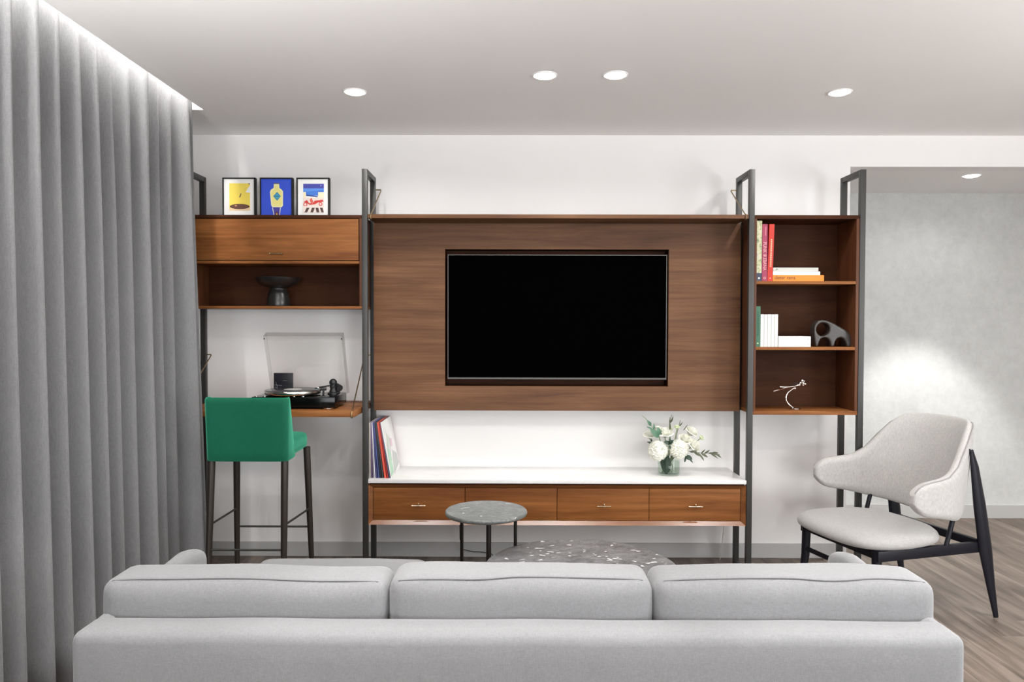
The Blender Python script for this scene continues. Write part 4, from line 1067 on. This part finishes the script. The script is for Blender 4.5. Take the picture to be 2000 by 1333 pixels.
# cables
b = NB(); tube(b, [(1.262, 4.44, 0.300), (1.256, 4.45, 0.24), (1.252, 4.46, 0.16), (1.246, 4.47, 0.07), (1.238, 4.47, 0.003)], 0.0022, 6)
tag(obj('power_cable', b, plain('white_cable', (0.75, 0.74, 0.70), 0.5), origin=(1.25, 4.45, 0.15)), 'thin white cable hanging under the right end of the console', 'cable')
b = NB(); tube(b, [(-0.34, 4.47, 0.29), (-0.338, 4.48, 0.12), (-0.32, 4.49, 0.055), (-0.27, 4.495, 0.040), (-0.20, 4.495, 0.036), (-0.15, 4.49, 0.03), (-0.12, 4.47, 0.006), (-0.10, 4.44, 0.004)], 0.0026, 6)
tag(obj('power_cable', b, M['black_satin'], origin=(-0.2, 4.48, 0.1)), 'thin dark cable drooping under the console behind the side table', 'cable')

# ------------------------------------------------------------------ sofa
t = thing('sofa', 'long pale grey sofa with a chaise, seen from behind', 'sofa', (0, 2.3, 0))
SB = 1.85
obj('back_frame', softbox(NB(), -1.130, 1.137, SB, SB + 0.125, 0.115, 0.646, 0.028, (0, 0.006, 0.0), (14, 3, 5), 0.0012, 4), M['sofa'], t, smooth=180)
for s, x0, x1 in ((-1, -1.131, -1.066), (1, 1.072, 1.138)):
    b = softbox(NB(), x0, x1, SB + 0.05, 2.56, 0.12, 0.640, 0.030, (0.002, 0.01, 0.002), (3, 12, 6))
    for v in b.verts:
        if v.co.z > 0.5:
            f = (v.co.z - 0.5) / 0.17
            v.co.z += f * 0.040 * min(1, max(0, v.co.y - SB - 0.06) / 0.55)
            if v.co.y > 2.42: v.co.z -= f * 0.35 * (v.co.y - 2.42) ** 1.5 * 2.0
    obj('arm', b, M['sofa'], t, smooth=180)
obj('seat_base', softbox(NB(), -1.068, 1.074, SB + 0.10, 2.58, 0.115, 0.29, 0.015, (0, 0, 0), (8, 4, 2)), M['sofa'], t, smooth=180)
obj('chaise_base', softbox(NB(), -1.085, -0.372, 2.56, 3.10, 0.115, 0.30, 0.02, (0, 0, 0), (5, 4, 2)), M['sofa'], t, smooth=180)
obj('chaise_cushion', softbox(NB(), -1.080, -0.366, 2.10, 3.14, 0.292, 0.438, 0.045, (0.004, 0.006, 0.006), (7, 8, 3), 0.0015, 8), M['sofa'], t, smooth=180)
for x0, x1 in ((-0.362, 0.352), (0.356, 1.068)):
    obj('seat_cushion', softbox(NB(), x0, x1, 2.10, 2.60, 0.290, 0.435, 0.045, (0.0, 0.006, 0.008), (7, 6, 3), 0.0015, 9), M['sofa'], t, smooth=180)
CU = [(-1.124, -0.3475, 41, 0.000), (-0.3425, 0.3705, 42, 0.006), (0.3760, 1.1330, 43, 0.004)]
for x0, x1, sd, cr in CU:
    y0, y1, z0, z1 = 1.980, 2.145, 0.444, 0.7395 - (0.006 if sd == 41 else 0.0)
    o = obj('back_cushion', softbox(NB(), x0, x1, y0, y1, z0, z1, 0.036, (0.004, 0.014, 0.004), (12, 4, 6), 0.0022, sd, cr), M['sofa'], t, smooth=180)
    rnd = random.Random(sd)
    b = NB(); pts = []
    ph = [random.Random(sd).uniform(0, 6.28) for _ in range(6)]
    dgm = o.data
    # piping follows the rear top edge of the cushion, then turns down its two ends
    mw = WM[t.name]
    vs = [mw @ v.co for v in dgm.vertices]
    def top_at(x):
        best = min((v for v in vs if v.y < y0 + 0.045 and v.z > z1 - 0.10), key=lambda v: abs(v.x - x) * 1.0 + abs((v.y - (y0 + 0.007)) + (v.z - (z1 - 0.010))) * 0.0 + abs(math.atan2(v.z - (z1 - 0.036), (y0 + 0.036) - v.y) - PI / 3) * 0.02)
        return best
    n = 26
    for k in range(n + 1):
        x = x0 + 0.028 + (x1 - x0 - 0.056) * k / n
        v = top_at(x); pts.append(Vector((x, v.y - 0.0012, v.z + 0.0012)))
    for _ in range(3):
        pts = [pts[0]] + [(pts[i - 1] + pts[i] * 2 + pts[i + 1]) / 4 for i in range(1, n)] + [pts[-1]]
    pts = [Vector((x0 + 0.001, y0 + 0.040, pts[0].z - 0.05)), Vector((x0 + 0.008, y0 + 0.024, pts[0].z - 0.012))] + pts + [Vector((x1 - 0.008, y0 + 0.024, pts[-1].z - 0.012)), Vector((x1 - 0.001, y0 + 0.040, pts[-1].z - 0.05))]
    obj('piping', tube(b, pts, 0.0019, 6), M['sofa_pipe'], o, smooth=60)
for lx in (-1.06, 1.07):
    for ly in (1.93, 2.5): obj('leg', tube(NB(), [(lx, ly, 0), (lx, ly, 0.12)], [0.014, 0.02], 12), M['black_wood'], t)
for lx in (-1.02, -0.44): obj('leg', tube(NB(), [(lx, 3.04, 0), (lx, 3.04, 0.12)], [0.014, 0.02], 12), M['black_wood'], t)

# ------------------------------------------------------------------ lounge chair (local frame: x across, y towards its back)
t = thing('lounge_chair', 'pale grey upholstered lounge chair with winged back and black wooden legs', 'armchair', (1.886, 3.783, 0), math.radians(-74))
plan = [(0.0, (0.0, 0.300)), (0.25, (0.130, 0.288)), (0.45, (0.225, 0.238)), (0.62, (0.288, 0.135)), (0.80, (0.325, 0.0)), (1.0, (0.338, -0.165))]
topz = [(0.0, (0.958,)), (0.22, (0.957,)), (0.40, (0.948,)), (0.48, (0.918,)), (0.55, (0.855,)), (0.62, (0.775,)), (0.69, (0.725,)), (0.80, (0.706,)), (1.0, (0.695,))]
botz = [(0.0, (0.455,)), (0.30, (0.460,)), (0.55, (0.482,)), (0.80, (0.520,)), (1.0, (0.545,))]
us = [0, 0.06, 0.12, 0.18, 0.24, 0.30, 0.35, 0.40, 0.45, 0.50, 0.55, 0.60, 0.65, 0.70, 0.76, 0.82, 0.87, 0.91, 0.94, 0.965, 0.985, 0.997]
us = [-u for u in reversed(us[1:])] + us
NV = 14; b = NB(); grid = []
for u in us:
    a = abs(u); s = -1 if u < 0 else 1
    px_, py_ = catmull(plan, a); zt = catmull(topz, a)[0]; zb_ = catmull(botz, a)[0]
    if a > 0.88:
        q = (a - 0.88) / 0.12; h = math.sqrt(max(0.0, 1 - q * q)); mid = (zt + zb_) / 2 + 0.004
        zt = mid + (zt - mid) * h; zb_ = mid + (zb_ - mid) * h
    col = []
    for j in range(NV + 1):
        v = j / NV; z = zb_ + (zt - zb_) * v
        lean = (z - 0.60) * 0.26 * max(0, 1 - (a / 0.75) ** 2)
        flare = 0.02 * max(0, z - 0.70) / 0.25
        col.append(b.verts.new((s * (px_ - flare * 0.3), py_ + lean, z)))
    grid.append(col)
for A, B in zip(grid, grid[1:]):
    for j in range(NV): b.faces.new((A[j], B[j], B[j + 1], A[j + 1]))
o = obj('backrest', b, M['chair_fabric'], t, local=True, smooth=180)
vg = o.vertex_groups.new(name='thick')
nu = len(us)
for i_ in range(nu):
    for j in range(NV + 1):
        e_ = min(i_, nu - 1 - i_, j, NV - j)
        vg.add([i_ * (NV + 1) + j], (0.45, 0.82, 1.0)[min(2, e_)], 'REPLACE')
s_ = o.modifiers.new('s', 'SOLIDIFY'); s_.vertex_group = 'thick'; s_.thickness = 0.052; s_.offset = 0.0; s_.use_even_offset = False
ss = o.modifiers.new('u', 'SUBSURF'); ss.levels = 2; ss.render_levels = 2
bake(o)
for p in o.data.polygons: p.use_smooth = True
# piping just behind the front edge of the shell
def shell_pt(u, v, off):
    a = abs(u); s = -1 if u < 0 else 1
    def at(a_):
        x, y = catmull(plan, min(1, a_)); return Vector((x, y))
    p = at(a); d = (at(min(1, a + 0.02)) - at(max(0, a - 0.02))); nrm = Vector((d.y, -d.x)).normalized() * -1
    zt = catmull(topz, a)[0]; zb_ = catmull(botz, a)[0]
    if a > 0.88:
        q = (a - 0.88) / 0.12; h = math.sqrt(max(0.0, 1 - q * q)); mid = (zt + zb_) / 2 + 0.004
        zt = mid + (zt - mid) * h; zb_ = mid + (zb_ - mid) * h
    z = zb_ + (zt - zb_) * v
    p = p + Vector((nrm.x, nrm.y)) * off
    lean = (z - 0.60) * 0.26 * max(0, 1 - (a / 0.75) ** 2)
    return Vector((s * p.x, p.y + lean, z))
ou = [-0.985, -0.96, -0.92, -0.87, -0.8, -0.72, -0.64, -0.57, -0.5, -0.43, -0.36, -0.25, -0.12]
ou = ou + [0] + [-u for u in reversed(ou)]
pts = [shell_pt(u, 0.975, 0.0145) for u in ou]
obj('piping', tube(NB(), [shell_pt(-0.985, 0.06, 0.0145)] + pts + [shell_pt(0.985, 0.06, 0.0145)], 0.0030, 8), M['chair_pipe'], o, local=True, smooth=60)
# seat pad
b = NB(); n = 56; rings = []
for rho, z in ((0.0, 0.452), (0.35, 0.452), (0.62, 0.449), (0.80, 0.443), (0.91, 0.434), (0.97, 0.420), (1.0, 0.402), (0.985, 0.386), (0.94, 0.377), (0.85, 0.374), (0.0, 0.374)):
    ring = []
    for k in range(n):
        a = 2 * PI * k / n; e = 2 / 3.2
        cx = math.copysign(abs(math.cos(a)) ** e, math.cos(a)); cy = math.copysign(abs(math.sin(a)) ** e, math.sin(a))
        y = -0.105 + 0.285 * rho * cy
        wid = 0.310 - 0.045 * max(0, (y + 0.10)) / 0.28
        ring.append((wid * rho * cx, y, z + (0.010 if y > 0 else 0) * 0 - 0.02 * max(0, y) ))
    if rho == 0: rings.append([b.verts.new((0, -0.105, z))])
    else: rings.append([b.verts.new(p) for p in ring])
for A, B in zip(rings, rings[1:]):
    for k in range(n):
        if len(A) == 1: b.faces.new((A[0], B[k], B[(k + 1) % n]))
        elif len(B) == 1: b.faces.new((A[k], A[(k + 1) % n], B[0]))
        else: b.faces.new((A[k], A[(k + 1) % n], B[(k + 1) % n], B[k]))
obj('seat', b, M['chair_seat'], t, local=True, smooth=180)
for s in (-1, 1):
    obj('front_leg', tube(NB(), [(s * 0.252, -0.272, 0.374), (s * 0.255, -0.276, 0.20), (s * 0.268, -0.30, 0.0)], [0.023, 0.021, 0.013], 14), M['black_wood'], t, local=True)
    obj('rear_leg', tube(NB(), [(s * 0.294, 0.398, 0.0), (s * 0.290, 0.368, 0.15), (s * 0.284, 0.335, 0.34), (s * 0.279, 0.300, 0.56), (s * 0.276, 0.270, 0.74), (s * 0.274, 0.252, 0.825)],
                         [0.014, 0.024, 0.037, 0.034, 0.023, 0.009], 16, flatten=((1, 0, 0), 0.5)), M['black_wood'], t, local=True)
    obj('back_strut', tube(NB(), [(s * 0.270, 0.112, 0.366), (s * 0.271, 0.175, 0.58), (s * 0.272, 0.240, 0.830)], [0.011, 0.012, 0.007], 12), M['black_wood'], t, local=True)
    obj('side_rail', box(NB(), s * 0.268 - 0.013, s * 0.268 + 0.013, -0.290, 0.325, 0.322, 0.3735, bev=0.006), M['black_wood'], t, local=True)
obj('front_rail', box(NB(), -0.25, 0.25, -0.290, -0.262, 0.330, 0.3735, bev=0.005), M['black_wood'], t, local=True)
obj('rear_rail', box(NB(), -0.27, 0.27, 0.290, 0.316, 0.345, 0.385, bev=0.005), M['black_wood'], t, local=True)
obj('front_stretcher', tube(NB(), [(-0.255, -0.277, 0.235), (0.255, -0.277, 0.235)], 0.0125, 12), M['black_wood'], t, local=True)
